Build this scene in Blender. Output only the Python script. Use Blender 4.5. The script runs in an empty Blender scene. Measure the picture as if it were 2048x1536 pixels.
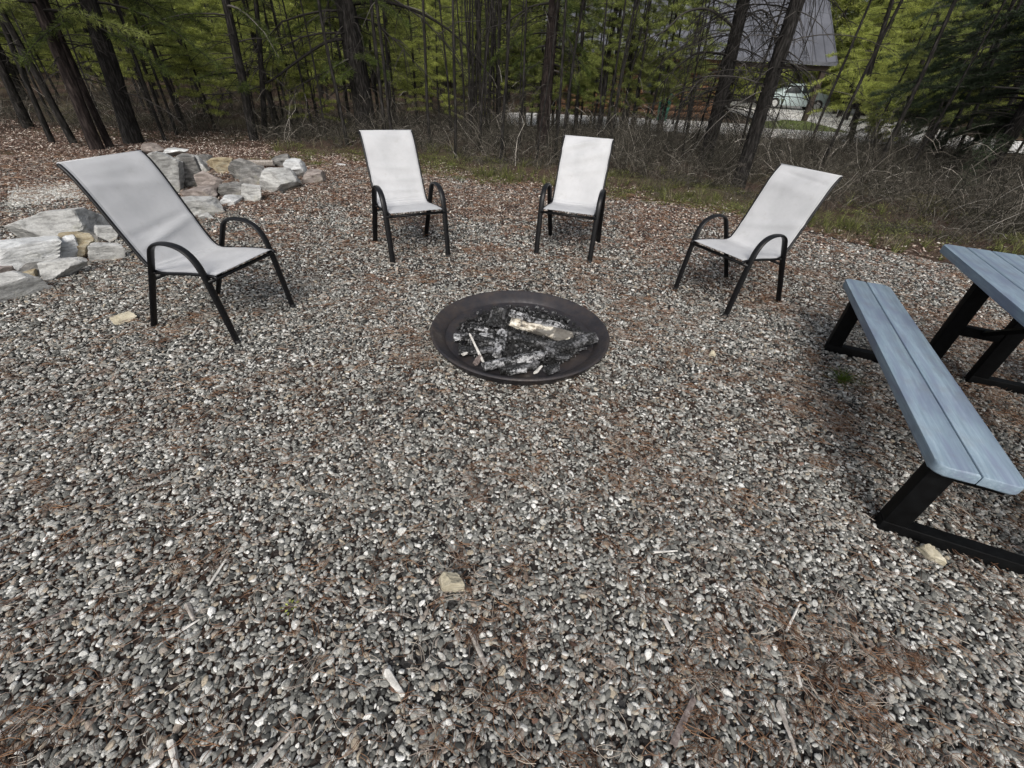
import bpy, math, random
import numpy as np
from mathutils import Vector, Matrix, noise as mn

PI = math.pi
R = math.radians
random.seed(7)
rng = np.random.default_rng(7)
sc = bpy.context.scene
C = sc.collection

# ------------------------------------------------------------------ camera
F, PITCH, ROLL, HC = 854.24, R(36.615), R(3.246), 1.5417
cam = bpy.data.cameras.new('camera')
cam.sensor_width = 36.0
cam.lens = 36.0 * F / 2048.0
cam.clip_end = 600
cam.clip_start = 0.02
co = bpy.data.objects.new('camera', cam)
C.objects.link(co)
co.matrix_world = (Matrix.Translation((0, 0, HC)) @ Matrix.Rotation(PI/2 - PITCH, 4, 'X')
                   @ Matrix.Rotation(ROLL, 4, 'Z'))
sc.camera = co

def ray(X, Y):
    a, b = X - 1024, Y - 768
    u = a*math.cos(ROLL) + b*math.sin(ROLL)
    v = -a*math.sin(ROLL) + b*math.cos(ROLL)
    return Vector((u, F*math.cos(PITCH) - v*math.sin(PITCH), -F*math.sin(PITCH) - v*math.cos(PITCH)))

def gp(X, Y, z=0.0):                    # where a sight line meets the level z
    d = ray(X, Y)
    t = (z - HC)/d.z
    return Vector((d.x*t, d.y*t, z))

def at_y(X, Y, y):                      # ... or the vertical plane at distance y
    d = ray(X, Y)
    t = y/d.y
    return Vector((d.x*t, y, HC + d.z*t))

def pj(p):
    x, y, z = p[0], p[1], p[2] - HC
    fd = y*math.cos(PITCH) - z*math.sin(PITCH)
    fu = y*math.sin(PITCH) + z*math.cos(PITCH)
    u, v = F*x/fd, -F*fu/fd
    return (1024 + u*math.cos(ROLL) - v*math.sin(ROLL), 768 + u*math.sin(ROLL) + v*math.cos(ROLL))

# ------------------------------------------------------------------ world and light
w = bpy.data.worlds.new('World')
sc.world = w
w.use_nodes = True
nt = w.node_tree
bg = nt.nodes['Background']
sky = nt.nodes.new('ShaderNodeTexSky')
sky.sky_type = 'NISHITA'
sky.sun_disc = False
SUN_EL, SUN_AZ = R(44), R(184)          # azimuth clockwise from +Y
sky.sun_elevation = SUN_EL
sky.sun_rotation = SUN_AZ
sky.air_density = 1.0
sky.dust_density = 4.0
sky.ozone_density = 1.0
hs = nt.nodes.new('ShaderNodeHueSaturation')
hs.inputs['Saturation'].default_value = 0.45
nt.links.new(sky.outputs[0], hs.inputs['Color'])
nt.links.new(hs.outputs[0], bg.inputs['Color'])
bg.inputs['Strength'].default_value = 0.135
sl = bpy.data.lights.new('sun', 'SUN')
sl.energy = 1.5
sl.angle = R(26)
sl.color = (1.0, 0.965, 0.91)
so = bpy.data.objects.new('sun', sl)
C.objects.link(so)
sd = Vector((math.sin(SUN_AZ)*math.cos(SUN_EL), math.cos(SUN_AZ)*math.cos(SUN_EL), math.sin(SUN_EL)))
so.rotation_euler = sd.to_track_quat('Z', 'Y').to_euler()
so.location = (-6, -6, 14)
sc.view_settings.view_transform = 'Standard'
sc.view_settings.look = 'None'
sc.view_settings.exposure = 0.36
sc.view_settings.gamma = 1.0

# ------------------------------------------------------------------ materials
class NM:
    def __init__(s, name, rough=0.8, spec=0.3):
        s.m = bpy.data.materials.new(name)
        s.m.use_nodes = True
        s.t = s.m.node_tree
        s.b = s.t.nodes['Principled BSDF']
        s.b.inputs['Roughness'].default_value = rough
        s.b.inputs['Specular IOR Level'].default_value = spec
        s._c = None
    def n(s, k, **kw):
        n = s.t.nodes.new('ShaderNode' + k)
        for a, v in kw.items(): setattr(n, a, v)
        return n
    def l(s, a, b): s.t.links.new(a, b)
    def coord(s, scale=(1, 1, 1), obj=True, rot=(0, 0, 0)):
        tc = s.n('TexCoord'); mp = s.n('Mapping')
        mp.inputs['Scale'].default_value = scale
        mp.inputs['Rotation'].default_value = rot
        s.l(tc.outputs['Object'], mp.inputs['Vector'])
        return mp.outputs[0]
    def noise(s, scale, detail=4, rough=0.55, vec=None, dist=0):
        n = s.n('TexNoise')
        n.inputs['Scale'].default_value = scale
        n.inputs['Detail'].default_value = detail
        n.inputs['Roughness'].default_value = rough
        n.inputs['Distortion'].default_value = dist
        s.l(vec if vec else s.coord(), n.inputs['Vector'])
        return n.outputs['Fac']
    def voro(s, scale, vec=None, feature='F1', out='Distance'):
        n = s.n('TexVoronoi', feature=feature)
        n.inputs['Scale'].default_value = scale
        s.l(vec if vec else s.coord(), n.inputs['Vector'])
        return n.outputs[out]
    def ramp(s, fac, stops, interp='LINEAR'):
        r = s.n('ValToRGB'); r.color_ramp.interpolation = interp
        e = r.color_ramp.elements
        while len(e) < len(stops): e.new(0.5)
        for i, (p, c) in enumerate(stops):
            e[i].position = p
            e[i].color = (c[0], c[1], c[2], 1) if hasattr(c, '__len__') else (c, c, c, 1)
        s.l(fac, r.inputs[0])
        return r.outputs[0]
    def mix(s, fac, a, b, mode='MIX'):
        m = s.n('Mix', data_type='RGBA', blend_type=mode)
        for sock, v in ((m.inputs[0], fac), (m.inputs[6], a), (m.inputs[7], b)):
            if isinstance(v, (int, float)): sock.default_value = v
            elif isinstance(v, tuple): sock.default_value = (v[0], v[1], v[2], 1)
            else: s.l(v, sock)
        return m.outputs[2]
    def attr(s, name, typ='INSTANCER', out='Fac'):
        a = s.n('Attribute', attribute_type=typ, attribute_name=name)
        return a.outputs[out]
    def col(s, c):
        if isinstance(c, tuple): s.b.inputs['Base Color'].default_value = (c[0], c[1], c[2], 1)
        else: s.l(c, s.b.inputs['Base Color'])
        return s
    def bump(s, h, strength=0.5, dist=0.01):
        b = s.n('Bump')
        b.inputs['Strength'].default_value = strength
        b.inputs['Distance'].default_value = dist
        s.l(h, b.inputs['Height']); s.l(b.outputs[0], s.b.inputs['Normal'])
        return s

def foliage_mat(name, dark, light, trans=0.45):
    m = NM(name, 0.55, 0.3)
    g = m.n('NewGeometry')
    oi = m.n('ObjectInfo')
    c = m.ramp(g.outputs['Random Per Island'], [(0, tuple(a*.6 for a in dark)), (0.5, tuple(a*.6+b*.4 for a, b in zip(dark, light))), (0.85, light), (1, tuple(b*1.45 for b in light))])
    c2 = m.mix(m.ramp(m.noise(1.6, 3), [(0.42, 0.0), (0.6, 1.0)]), c, light, 'MIX')
    c3 = m.mix(0.45, c, c2)
    hsv = m.n('HueSaturation')
    mr = m.n('MapRange'); mr.inputs[3].default_value = 0.75; mr.inputs[4].default_value = 1.3
    m.l(oi.outputs['Random'], mr.inputs[0]); m.l(mr.outputs[0], hsv.inputs['Value'])
    m.l(c3, hsv.inputs['Color'])
    m.col(hsv.outputs[0])
    tr = m.n('BsdfTranslucent'); m.l(hsv.outputs[0], tr.inputs['Color'])
    mx = m.n('MixShader'); mx.inputs[0].default_value = trans
    out = m.t.nodes['Material Output']
    m.l(m.b.outputs[0], mx.inputs[1]); m.l(tr.outputs[0], mx.inputs[2]); m.l(mx.outputs[0], out.inputs[0])
    return m.m

M = {}
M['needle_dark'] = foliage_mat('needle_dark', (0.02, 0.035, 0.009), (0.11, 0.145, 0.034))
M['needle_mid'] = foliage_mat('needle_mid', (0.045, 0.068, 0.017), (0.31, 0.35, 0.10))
M['needle_light'] = foliage_mat('needle_light', (0.07, 0.10, 0.022), (0.46, 0.50, 0.13))  # yellow green needles, with the brightness of sunlit foliage put into the colour
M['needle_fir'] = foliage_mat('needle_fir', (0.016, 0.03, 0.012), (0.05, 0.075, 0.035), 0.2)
M['grass'] = foliage_mat('grass', (0.055, 0.065, 0.022), (0.22, 0.235, 0.08))
M['grass_dry'] = foliage_mat('grass_dry', (0.07, 0.06, 0.04), (0.26, 0.225, 0.15))
M['grass_green'] = foliage_mat('grass_green', (0.06, 0.11, 0.015), (0.19, 0.29, 0.04))

m = NM('bark', 0.95, 0.15)
v = m.coord((1, 1, 0.18))
nz = m.noise(38, 5, 0.6, v)
m.col(m.mix(m.ramp(m.noise(5, 3), [(0.45, 0.0), (0.7, 1.0)]),
            m.ramp(nz, [(0.32, (0.006, 0.0055, 0.005)), (0.5, (0.016, 0.015, 0.014)), (0.7, (0.06, 0.056, 0.054))]),
            m.ramp(nz, [(0.32, (0.006, 0.0055, 0.005)), (0.68, (0.04, 0.036, 0.033))])))
m.bump(nz, 1.0, 0.025)
M['bark'] = m.m
m = NM('bark_red', 0.95, 0.15)
v = m.coord((1, 1, 0.2)); nz = m.noise(30, 5, 0.6, v)
m.col(m.ramp(nz, [(0.32, (0.008, 0.006, 0.006)), (0.5, (0.020, 0.015, 0.014)), (0.7, (0.06, 0.048, 0.043))]))
m.bump(nz, 1.0, 0.03)
M['bark_red'] = m.m
m = NM('twig', 0.9, 0.15)
g = m.n('NewGeometry')
m.col(m.ramp(g.outputs['Random Per Island'], [(0, (0.010, 0.009, 0.008)), (0.6, (0.026, 0.024, 0.022)), (0.92, (0.06, 0.055, 0.05)), (1, (0.14, 0.13, 0.12))]))
M['twig'] = m.m
m = NM('brush', 0.9, 0.15)
g = m.n('NewGeometry')
cc = m.ramp(g.outputs['Random Per Island'], [(0, (0.012, 0.012, 0.009)), (0.5, (0.034, 0.032, 0.024)), (0.8, (0.105, 0.094, 0.078)), (0.95, (0.20, 0.18, 0.155)), (1, (0.5, 0.47, 0.42))])
m.col(cc)
M['brush'] = m.m

m = NM('pebble', 0.75, 0.3)
tn = m.attr('tint')
c = m.ramp(tn, [(0, (0.04, 0.04, 0.037)), (0.2, (0.115, 0.115, 0.105)), (0.45, (0.235, 0.233, 0.212)), (0.66, (0.37, 0.365, 0.335)),
                (0.72, (0.27, 0.225, 0.19)), (0.765, (0.42, 0.36, 0.27)), (0.79, (0.42, 0.415, 0.385)), (0.92, (0.56, 0.555, 0.52)), (1.0, (0.84, 0.83, 0.79))])
m.col(m.mix(m.ramp(m.noise(1.6, 4, 0.7), [(0.3, 0.55), (0.7, 1.2)]), (0, 0, 0), c))
m.bump(m.noise(3, 4), 0.3, 0.1)
M['pebble'] = m.m
m = NM('fallen_needle', 0.8, 0.2)
m.col(m.ramp(m.attr('tint'), [(0, (0.05, 0.03, 0.02)), (0.35, (0.13, 0.07, 0.042)), (0.65, (0.24, 0.135, 0.075)), (0.8, (0.20, 0.16, 0.14)), (1, (0.42, 0.37, 0.31))]))
M['fallen_needle'] = m.m
m = NM('litter', 0.85, 0.2)
m.col(m.ramp(m.attr('tint'), [(0, (0.045, 0.028, 0.022)), (0.4, (0.12, 0.072, 0.055)), (0.7, (0.22, 0.15, 0.12)), (0.85, (0.42, 0.35, 0.29)), (1, (0.74, 0.69, 0.62))]))
M['litter'] = m.m

m = NM('soil', 0.95, 0.1)
c = m.coord()
big = m.noise(0.6, 4, 0.6, c)
fine = m.noise(90, 6, 0.75, c)
vc = m.voro(75, c, out='Color')
bw = m.n('RGBToBW'); m.l(vc, bw.inputs[0])
gr = m.ramp(bw.outputs[0], [(0.1, 0.008), (0.5, 0.035), (0.9, 0.10)])
br = m.ramp(fine, [(0.3, (0.018, 0.013, 0.010)), (0.55, (0.065, 0.042, 0.032)), (0.75, (0.16, 0.115, 0.09))])
m.col(m.mix(m.ramp(big, [(0.42, 0.1), (0.6, 0.75)]), gr, br))
m.bump(fine, 0.8, 0.02)
M['soil'] = m.m
m = NM('forest_floor', 0.95, 0.1)
c = m.coord()
fine = m.noise(45, 6, 0.75, c)
base = m.ramp(fine, [(0.3, (0.018, 0.013, 0.010)), (0.52, (0.075, 0.050, 0.038)), (0.72, (0.21, 0.15, 0.12))])
grn = m.ramp(fine, [(0.3, (0.03, 0.03, 0.014)), (0.7, (0.15, 0.14, 0.075))])
m.col(m.mix(m.ramp(m.noise(0.5, 3, 0.6, c), [(0.48, 0.0), (0.62, 0.8)]), base, grn))
m.bump(fine, 0.8, 0.03)
M['forest_floor'] = m.m
m = NM('road', 0.95, 0.1)
fine = m.noise(25, 6, 0.7)
m.col(m.mix(m.ramp(m.noise(0.7, 3), [(0.45, 0), (0.65, 0.6)]), m.ramp(fine, [(0.3, (0.6, 0.59, 0.57)), (0.7, (0.88, 0.87, 0.85))]), (0.5, 0.48, 0.42)))  # pale surface, whites raised to stand in for sunlight on the road
M['road'] = m.m
m = NM('verge', 0.95, 0.1)
m.col(m.ramp(m.noise(20, 5, 0.7), [(0.3, (0.05, 0.075, 0.02)), (0.7, (0.18, 0.22, 0.07))]))
M['verge'] = m.m

def rockmat(name, cols, stripe=1.0, lich=(0.35, 0.33, 0.2), lamt=0.3):
    m = NM(name, 0.85, 0.25)
    c = m.coord((1, 1, 3.2), rot=(0.5, 0.35, 0.2))
    st = m.noise(7, 6, 0.68, c, 0.6)
    k = m.ramp(st, [(0.28, tuple(q*.6 for q in cols[0])), (0.38, cols[0]), (0.50, cols[1]), (0.68, cols[2])])
    k = m.mix(0.35, k, m.ramp(m.noise(2.5, 6, 0.65), [(0.3, cols[0]), (0.45, cols[1]), (0.6, cols[2])]))
    k = m.mix(m.ramp(m.noise(60, 4, 0.7), [(0.45, 0.0), (0.75, 0.5)]), k, cols[0])
    k = m.mix(m.ramp(m.noise(3.2, 5, 0.7), [(0.55, 0.0), (0.68, lamt)]), k, lich)
    m.col(k)
    m.bump(st, 0.6, 0.03)
    return m.m
M['rock_grey'] = rockmat('rock_grey', [(0.17, 0.168, 0.16), (0.40, 0.40, 0.385), (0.62, 0.62, 0.60)])
M['rock_pale'] = rockmat('rock_pale', [(0.24, 0.24, 0.235), (0.50, 0.51, 0.51), (0.76, 0.77, 0.76)], lamt=0.2)
M['rock_dark'] = rockmat('rock_dark', [(0.05, 0.05, 0.048), (0.16, 0.155, 0.145), (0.42, 0.41, 0.39)], lamt=0.5)
M['rock_tan'] = rockmat('rock_tan', [(0.14, 0.10, 0.06), (0.36, 0.30, 0.19), (0.58, 0.54, 0.43)], lich=(0.33, 0.19, 0.07), lamt=0.6)
M['rock_brown'] = rockmat('rock_brown', [(0.09, 0.075, 0.065), (0.24, 0.205, 0.185), (0.45, 0.40, 0.37)])
M['rock_cream'] = rockmat('rock_cream', [(0.27, 0.235, 0.165), (0.44, 0.40, 0.30), (0.62, 0.585, 0.49)], lich=(0.34, 0.27, 0.14), lamt=0.4)

m = NM('sling_fabric', 0.7, 0.25)
c = m.coord()
wv = m.n('TexWave', wave_type='BANDS', bands_direction='X'); wv.inputs['Scale'].default_value = 160
m.l(c, wv.inputs['Vector'])
wv2 = m.n('TexWave', wave_type='BANDS', bands_direction='Y'); wv2.inputs['Scale'].default_value = 160
m.l(c, wv2.inputs['Vector'])
h = m.mix(0.5, wv.outputs['Fac'], wv2.outputs['Fac'])
stain = m.ramp(m.noise(5, 5, 0.6, c), [(0.35, (0.415, 0.42, 0.43)), (0.6, (0.48, 0.485, 0.495))])
sx = m.n('SeparateXYZ'); m.l(c, sx.inputs[0])
ab = m.n('Math', operation='ABSOLUTE'); m.l(sx.outputs[0], ab.inputs[0])
hem = m.ramp(ab.outputs[0], [(0.0, 0.0), (0.2285, 0.0), (0.2305, 0.45), (0.2325, 0.0), (0.25, 0.0)])
stain = m.mix(m.ramp(m.noise(14, 6, 0.75, c), [(0.56, 0.0), (0.75, 0.28)]), stain, (0.26, 0.235, 0.20))
stain = m.mix(hem, stain, (0.2, 0.2, 0.2))
m.col(m.mix(m.ramp(h, [(0.2, 0.12), (0.7, 0.0)]), stain, (0.3, 0.3, 0.3)))
m.bump(h, 0.25, 0.001)
M['fabric'] = m.m
m = NM('black_steel', 0.4, 0.3)
m.col(m.ramp(m.noise(60, 4), [(0.3, (0.003, 0.003, 0.0035)), (0.75, (0.008, 0.008, 0.009))]))
m.bump(m.noise(300, 2), 0.1, 0.001)
M['black_steel'] = m.m
m = NM('frame_steel', 0.6, 0.12)
m.col(m.ramp(m.noise(30, 4), [(0.3, (0.001, 0.001, 0.0012)), (0.75, (0.004, 0.0045, 0.005))]))
M['frame_steel'] = m.m
m = NM('pan_iron', 0.45, 0.45)
c = m.coord()
n1 = m.noise(4, 6, 0.65, c); n2 = m.noise(30, 5, 0.7, c)
k = m.ramp(n1, [(0.3, (0.018, 0.018, 0.022)), (0.48, (0.036, 0.033, 0.036)), (0.6, (0.055, 0.045, 0.041)), (0.72, (0.12, 0.11, 0.10))])
m.col(m.mix(m.ramp(n2, [(0.5, 0.0), (0.75, 0.35)]), k, (0.065, 0.043, 0.034)))
m.b.inputs['Metallic'].default_value = 0.35
m.l(m.ramp(n2, [(0.3, 0.4), (0.7, 0.75)]), m.b.inputs['Roughness'])
m.bump(n2, 0.3, 0.003)
M['pan'] = m.m
m = NM('charcoal', 0.6, 0.4)
c = m.coord()
ck = m.voro(48, c, 'DISTANCE_TO_EDGE')
ash = m.ramp(m.noise(14, 6, 0.75, c), [(0.5, 0.0), (0.68, 0.75)])
m.col(m.mix(ash, m.ramp(ck, [(0.0, 0.002), (0.08, 0.018), (0.4, 0.04)]), (0.30, 0.30, 0.31)))
m.bump(m.ramp(ck, [(0.0, 0.0), (0.1, 1.0)]), 1.0, 0.008)
M['charcoal'] = m.m
m = NM('ash_wood', 0.9, 0.1)
c = m.coord((1, 1, 1))
ash = m.ramp(m.noise(20, 7, 0.85, c), [(0.47, 0.0), (0.56, 1.0)])
m.col(m.mix(ash, (0.014, 0.014, 0.014), m.ramp(m.noise(70, 3), [(0.3, (0.2, 0.2, 0.21)), (0.7, (0.58, 0.58, 0.58))])))
m.bump(ash, 0.6, 0.005)
M['ash_wood'] = m.m
m = NM('birch_wood', 0.85, 0.15)
c = m.coord((0.35, 1, 1))
n1 = m.noise(30, 5, 0.75, c)
k = m.ramp(n1, [(0.36, (0.05, 0.045, 0.04)), (0.44, (0.32, 0.28, 0.22)), (0.53, (0.62, 0.58, 0.49)), (0.7, (0.80, 0.78, 0.74))])
k = m.mix(m.ramp(m.noise(9, 4, 0.6, m.coord()), [(0.46, 0.0), (0.54, 0.9)]), k, (0.07, 0.065, 0.06))
m.col(k)
m.bump(n1, 0.6, 0.005)
M['birch'] = m.m
m = NM('ash_bed', 0.95, 0.1)
c = m.coord()
n1 = m.noise(22, 6, 0.8, c)
m.col(m.ramp(n1, [(0.38, (0.006, 0.006, 0.006)), (0.55, (0.03, 0.03, 0.03)), (0.66, (0.16, 0.16, 0.165)), (0.8, (0.5, 0.5, 0.5))]))
m.bump(n1, 1.0, 0.02)
M['ash_bed'] = m.m

m = NM('poly_plank', 0.5, 0.35)
c = m.coord((1, 0.06, 1))
g1 = m.noise(70, 5, 0.7, c, 0.3); g2 = m.noise(12, 3, 0.6, m.coord((1, 0.18, 1)), 0.8)
k = m.ramp(g1, [(0.3, (0.155, 0.215, 0.27)), (0.55, (0.225, 0.295, 0.355)), (0.75, (0.30, 0.375, 0.435))])
k = m.mix(m.ramp(g2, [(0.42, 0.0), (0.62, 0.75)]), k, (0.15, 0.18, 0.255))
k = m.mix(m.ramp(m.noise(9, 5, 0.7, m.coord()), [(0.5, 0.0), (0.7, 0.3)]), k, (0.16, 0.16, 0.15))
m.col(k)
m.bump(g1, 0.45, 0.002)
M['plank'] = m.m
m = NM('log_siding', 0.85, 0.15)
n1 = m.noise(10, 4, 0.6, m.coord((0.2, 1, 1)))
m.col(m.ramp(n1, [(0.3, (0.06, 0.032, 0.02)), (0.55, (0.14, 0.075, 0.042)), (0.75, (0.26, 0.15, 0.085))]))
M['log'] = m.m
m = NM('metal_roof', 0.5, 0.4)
m.col(m.ramp(m.noise(1.5, 3), [(0.3, (0.07, 0.073, 0.085)), (0.7, (0.11, 0.114, 0.13))]))
M['roof'] = m.m
m = NM('trim', 0.8); m.col(m.ramp(m.noise(8), [(0.3, (0.03, 0.022, 0.018)), (0.7, (0.06, 0.045, 0.035))])); M['trim'] = m.m
m = NM('glass', 0.08, 0.6); m.col(m.ramp(m.noise(2), [(0.3, (0.02, 0.025, 0.03)), (0.7, (0.05, 0.06, 0.065))])); M['glass'] = m.m
m = NM('car_paint', 0.25, 0.5); m.col(m.ramp(m.noise(2), [(0.3, (0.50, 0.60, 0.61)), (0.7, (0.56, 0.66, 0.67))])); M['paint'] = m.m
m = NM('rubber', 0.8); m.col(m.ramp(m.noise(20), [(0.3, (0.012,)*3), (0.7, (0.03,)*3)])); M['rubber'] = m.m
m = NM('alloy', 0.35, 0.5); m.col(m.ramp(m.noise(20), [(0.3, (0.4,)*3), (0.7, (0.55,)*3)])); M['alloy'] = m.m
m = NM('green_plastic', 0.5); m.col(m.ramp(m.noise(20), [(0.3, (0.02, 0.12, 0.08)), (0.7, (0.03, 0.17, 0.11))])); M['green'] = m.m
m = NM('dead_wood', 0.9, 0.15)
n1 = m.noise(60, 5, 0.7, m.coord((1, 1, 1)))
m.col(m.ramp(n1, [(0.3, (0.15, 0.13, 0.11)), (0.55, (0.34, 0.31, 0.28)), (0.75, (0.55, 0.52, 0.47))])); m.bump(n1, 0.5, 0.003)
M['dead_wood'] = m.m
m = NM('pale_wood', 0.9, 0.15)
n1 = m.noise(60, 5, 0.7)
m.col(m.ramp(n1, [(0.3, (0.36, 0.34, 0.31)), (0.55, (0.58, 0.56, 0.52)), (0.75, (0.72, 0.7, 0.66))])); m.bump(n1, 0.5, 0.003)
M['pale_wood'] = m.m
m = NM('bark_piece', 0.9, 0.15)
n1 = m.noise(60, 5, 0.7)
m.col(m.ramp(n1, [(0.3, (0.06, 0.045, 0.04)), (0.55, (0.16, 0.13, 0.12)), (0.75, (0.3, 0.26, 0.24))])); m.bump(n1, 0.8, 0.004)
M['bark_piece'] = m.m

# ------------------------------------------------------------------ mesh helpers
class MB:
    def __init__(s): s.v = []; s.f = []
    def add(s, vs, fs):
        o = len(s.v); s.v += [tuple(p) for p in vs]; s.f += [tuple(i + o for i in f) for f in fs]
    def tube(s, path, rad, n=8, flat=None, cap=True, ref=None):
        """swept tube; rad number or list; flat=(a,b) scales across ref axis / other axis"""
        P = [Vector(p) for p in path]; k = len(P)
        rr = rad if hasattr(rad, '__len__') else [rad]*k
        vs = []
        pa = None
        for i, p in enumerate(P):
            t = (P[min(i+1, k-1)] - P[max(i-1, 0)])
            t = t.normalized() if t.length > 1e-9 else Vector((0, 0, 1))
            if ref is not None: a = Vector(ref)
            elif pa is not None: a = pa
            else: a = Vector((0, 0, 1)) if abs(t.z) < 0.8 else Vector((1, 0, 0))
            a = (a - t*a.dot(t)).normalized(); pa = a
            b = t.cross(a)
            fa, fb = flat or (1, 1)
            for j in range(n):
                th = 2*PI*j/n
                vs.append(p + a*(math.cos(th)*rr[i]*fa) + b*(math.sin(th)*rr[i]*fb))
        fs = []
        for i in range(k-1):
            for j in range(n):
                fs.append((i*n+j, i*n+(j+1) % n, (i+1)*n+(j+1) % n, (i+1)*n+j))
        if cap:
            fs.append(tuple(range(n-1, -1, -1))); fs.append(tuple((k-1)*n+j for j in range(n)))
        s.add(vs, fs)
    def box(s, c, d, u=Vector((1, 0, 0)), v=Vector((0, 1, 0)), bev=0.0):
        """box centre c, full size d along u, v, u x v; bev rounds the edges"""
        u = Vector(u).normalized(); v = Vector(v).normalized(); w_ = u.cross(v)
        c = Vector(c); h = [x/2 for x in d]
        if bev <= 0:
            vs = [c + u*(h[0]*i) + v*(h[1]*j) + w_*(h[2]*k) for k in (-1, 1) for j in (-1, 1) for i in (-1, 1)]
            s.add(vs, [(0, 2, 3, 1), (4, 5, 7, 6), (0, 1, 5, 4), (2, 6, 7, 3), (0, 4, 6, 2), (1, 3, 7, 5)])
            return
        import bmesh
        bm = bmesh.new(); bmesh.ops.create_cube(bm, size=1)
        for q in bm.verts: q.co = Vector((q.co.x*d[0], q.co.y*d[1], q.co.z*d[2]))
        bmesh.ops.bevel(bm, geom=bm.edges[:], offset=bev, segments=3, affect='EDGES', profile=0.5)
        bm.verts.index_update()
        vs = [c + u*q.co.x + v*q.co.y + w_*q.co.z for q in bm.verts]
        fs = [tuple(q.index for q in f.verts) for f in bm.faces]
        bm.free(); s.add(vs, fs)
    def lathe(s, prof, n=96, c=(0, 0, 0)):
        vs = []
        for r_, z in prof:
            for j in range(n):
                th = 2*PI*j/n
                vs.append((c[0] + r_*math.cos(th), c[1] + r_*math.sin(th), c[2] + z))
        fs = []
        for i in range(len(prof)-1):
            for j in range(n):
                fs.append((i*n+j, i*n+(j+1) % n, (i+1)*n+(j+1) % n, (i+1)*n+j))
        s.add(vs, fs)
    def mesh(s, name, mat, smooth=False, angle=None):
        me = bpy.data.meshes.new(name)
        me.from_pydata(s.v, [], s.f)
        me.materials.append(mat)
        if smooth:
            me.polygons.foreach_set('use_smooth', [True]*len(me.polygons))
            if angle: 
                me.set_sharp_from_angle(angle=angle)
        me.update()
        return me

def npmesh(name, V, Fc, mat, smooth=False):
    me = bpy.data.meshes.new(name)
    V = np.ascontiguousarray(V, dtype=np.float32); Fc = np.ascontiguousarray(Fc, dtype=np.int32)
    n, k = Fc.shape
    me.vertices.add(len(V)); me.vertices.foreach_set('co', V.ravel())
    me.loops.add(n*k); me.loops.foreach_set('vertex_index', Fc.ravel())
    me.polygons.add(n); me.polygons.foreach_set('loop_start', np.arange(0, n*k, k, dtype=np.int32))
    me.materials.append(mat)
    me.update(calc_edges=True)
    if smooth: me.polygons.foreach_set('use_smooth', np.ones(n, dtype=bool))
    me.validate()
    return me

def ob(name, me, parent=None, loc=None):
    o = bpy.data.objects.new(name, me); C.objects.link(o)
    if parent: o.parent = parent
    if loc is not None: o.location = loc
    return o
def tag(o, label=None, cat=None, group=None, kind=None):
    if label: o['label'] = label
    if cat: o['category'] = cat
    if group: o['group'] = group
    if kind: o['kind'] = kind
    return o
def empty(name, loc=(0, 0, 0), rz=0.0, label=None, cat=None, group=None):
    o = bpy.data.objects.new(name, None); C.objects.link(o)
    o.location = loc; o.rotation_euler = (0, 0, rz); o.empty_display_size = 0.1
    return tag(o, label, cat, group)
def copy_tree(o, parent=None):
    c = o.copy(); C.objects.link(c); c.parent = parent
    for ch in list(o.children): copy_tree(ch, c)
    return c
def sm(pts, sub=6):                     # Catmull-Rom
    P = [Vector(p) for p in pts]; out = []
    for i in range(len(P)-1):
        a, b, c, d = P[max(i-1, 0)], P[i], P[i+1], P[min(i+2, len(P)-1)]
        for j in range(sub):
            t = j/sub
            out.append(0.5*((2*b) + (c-a)*t + (2*a-5*b+4*c-d)*t*t + (3*b-a-3*c+d)*t**3))
    out.append(P[-1]); return out

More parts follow.
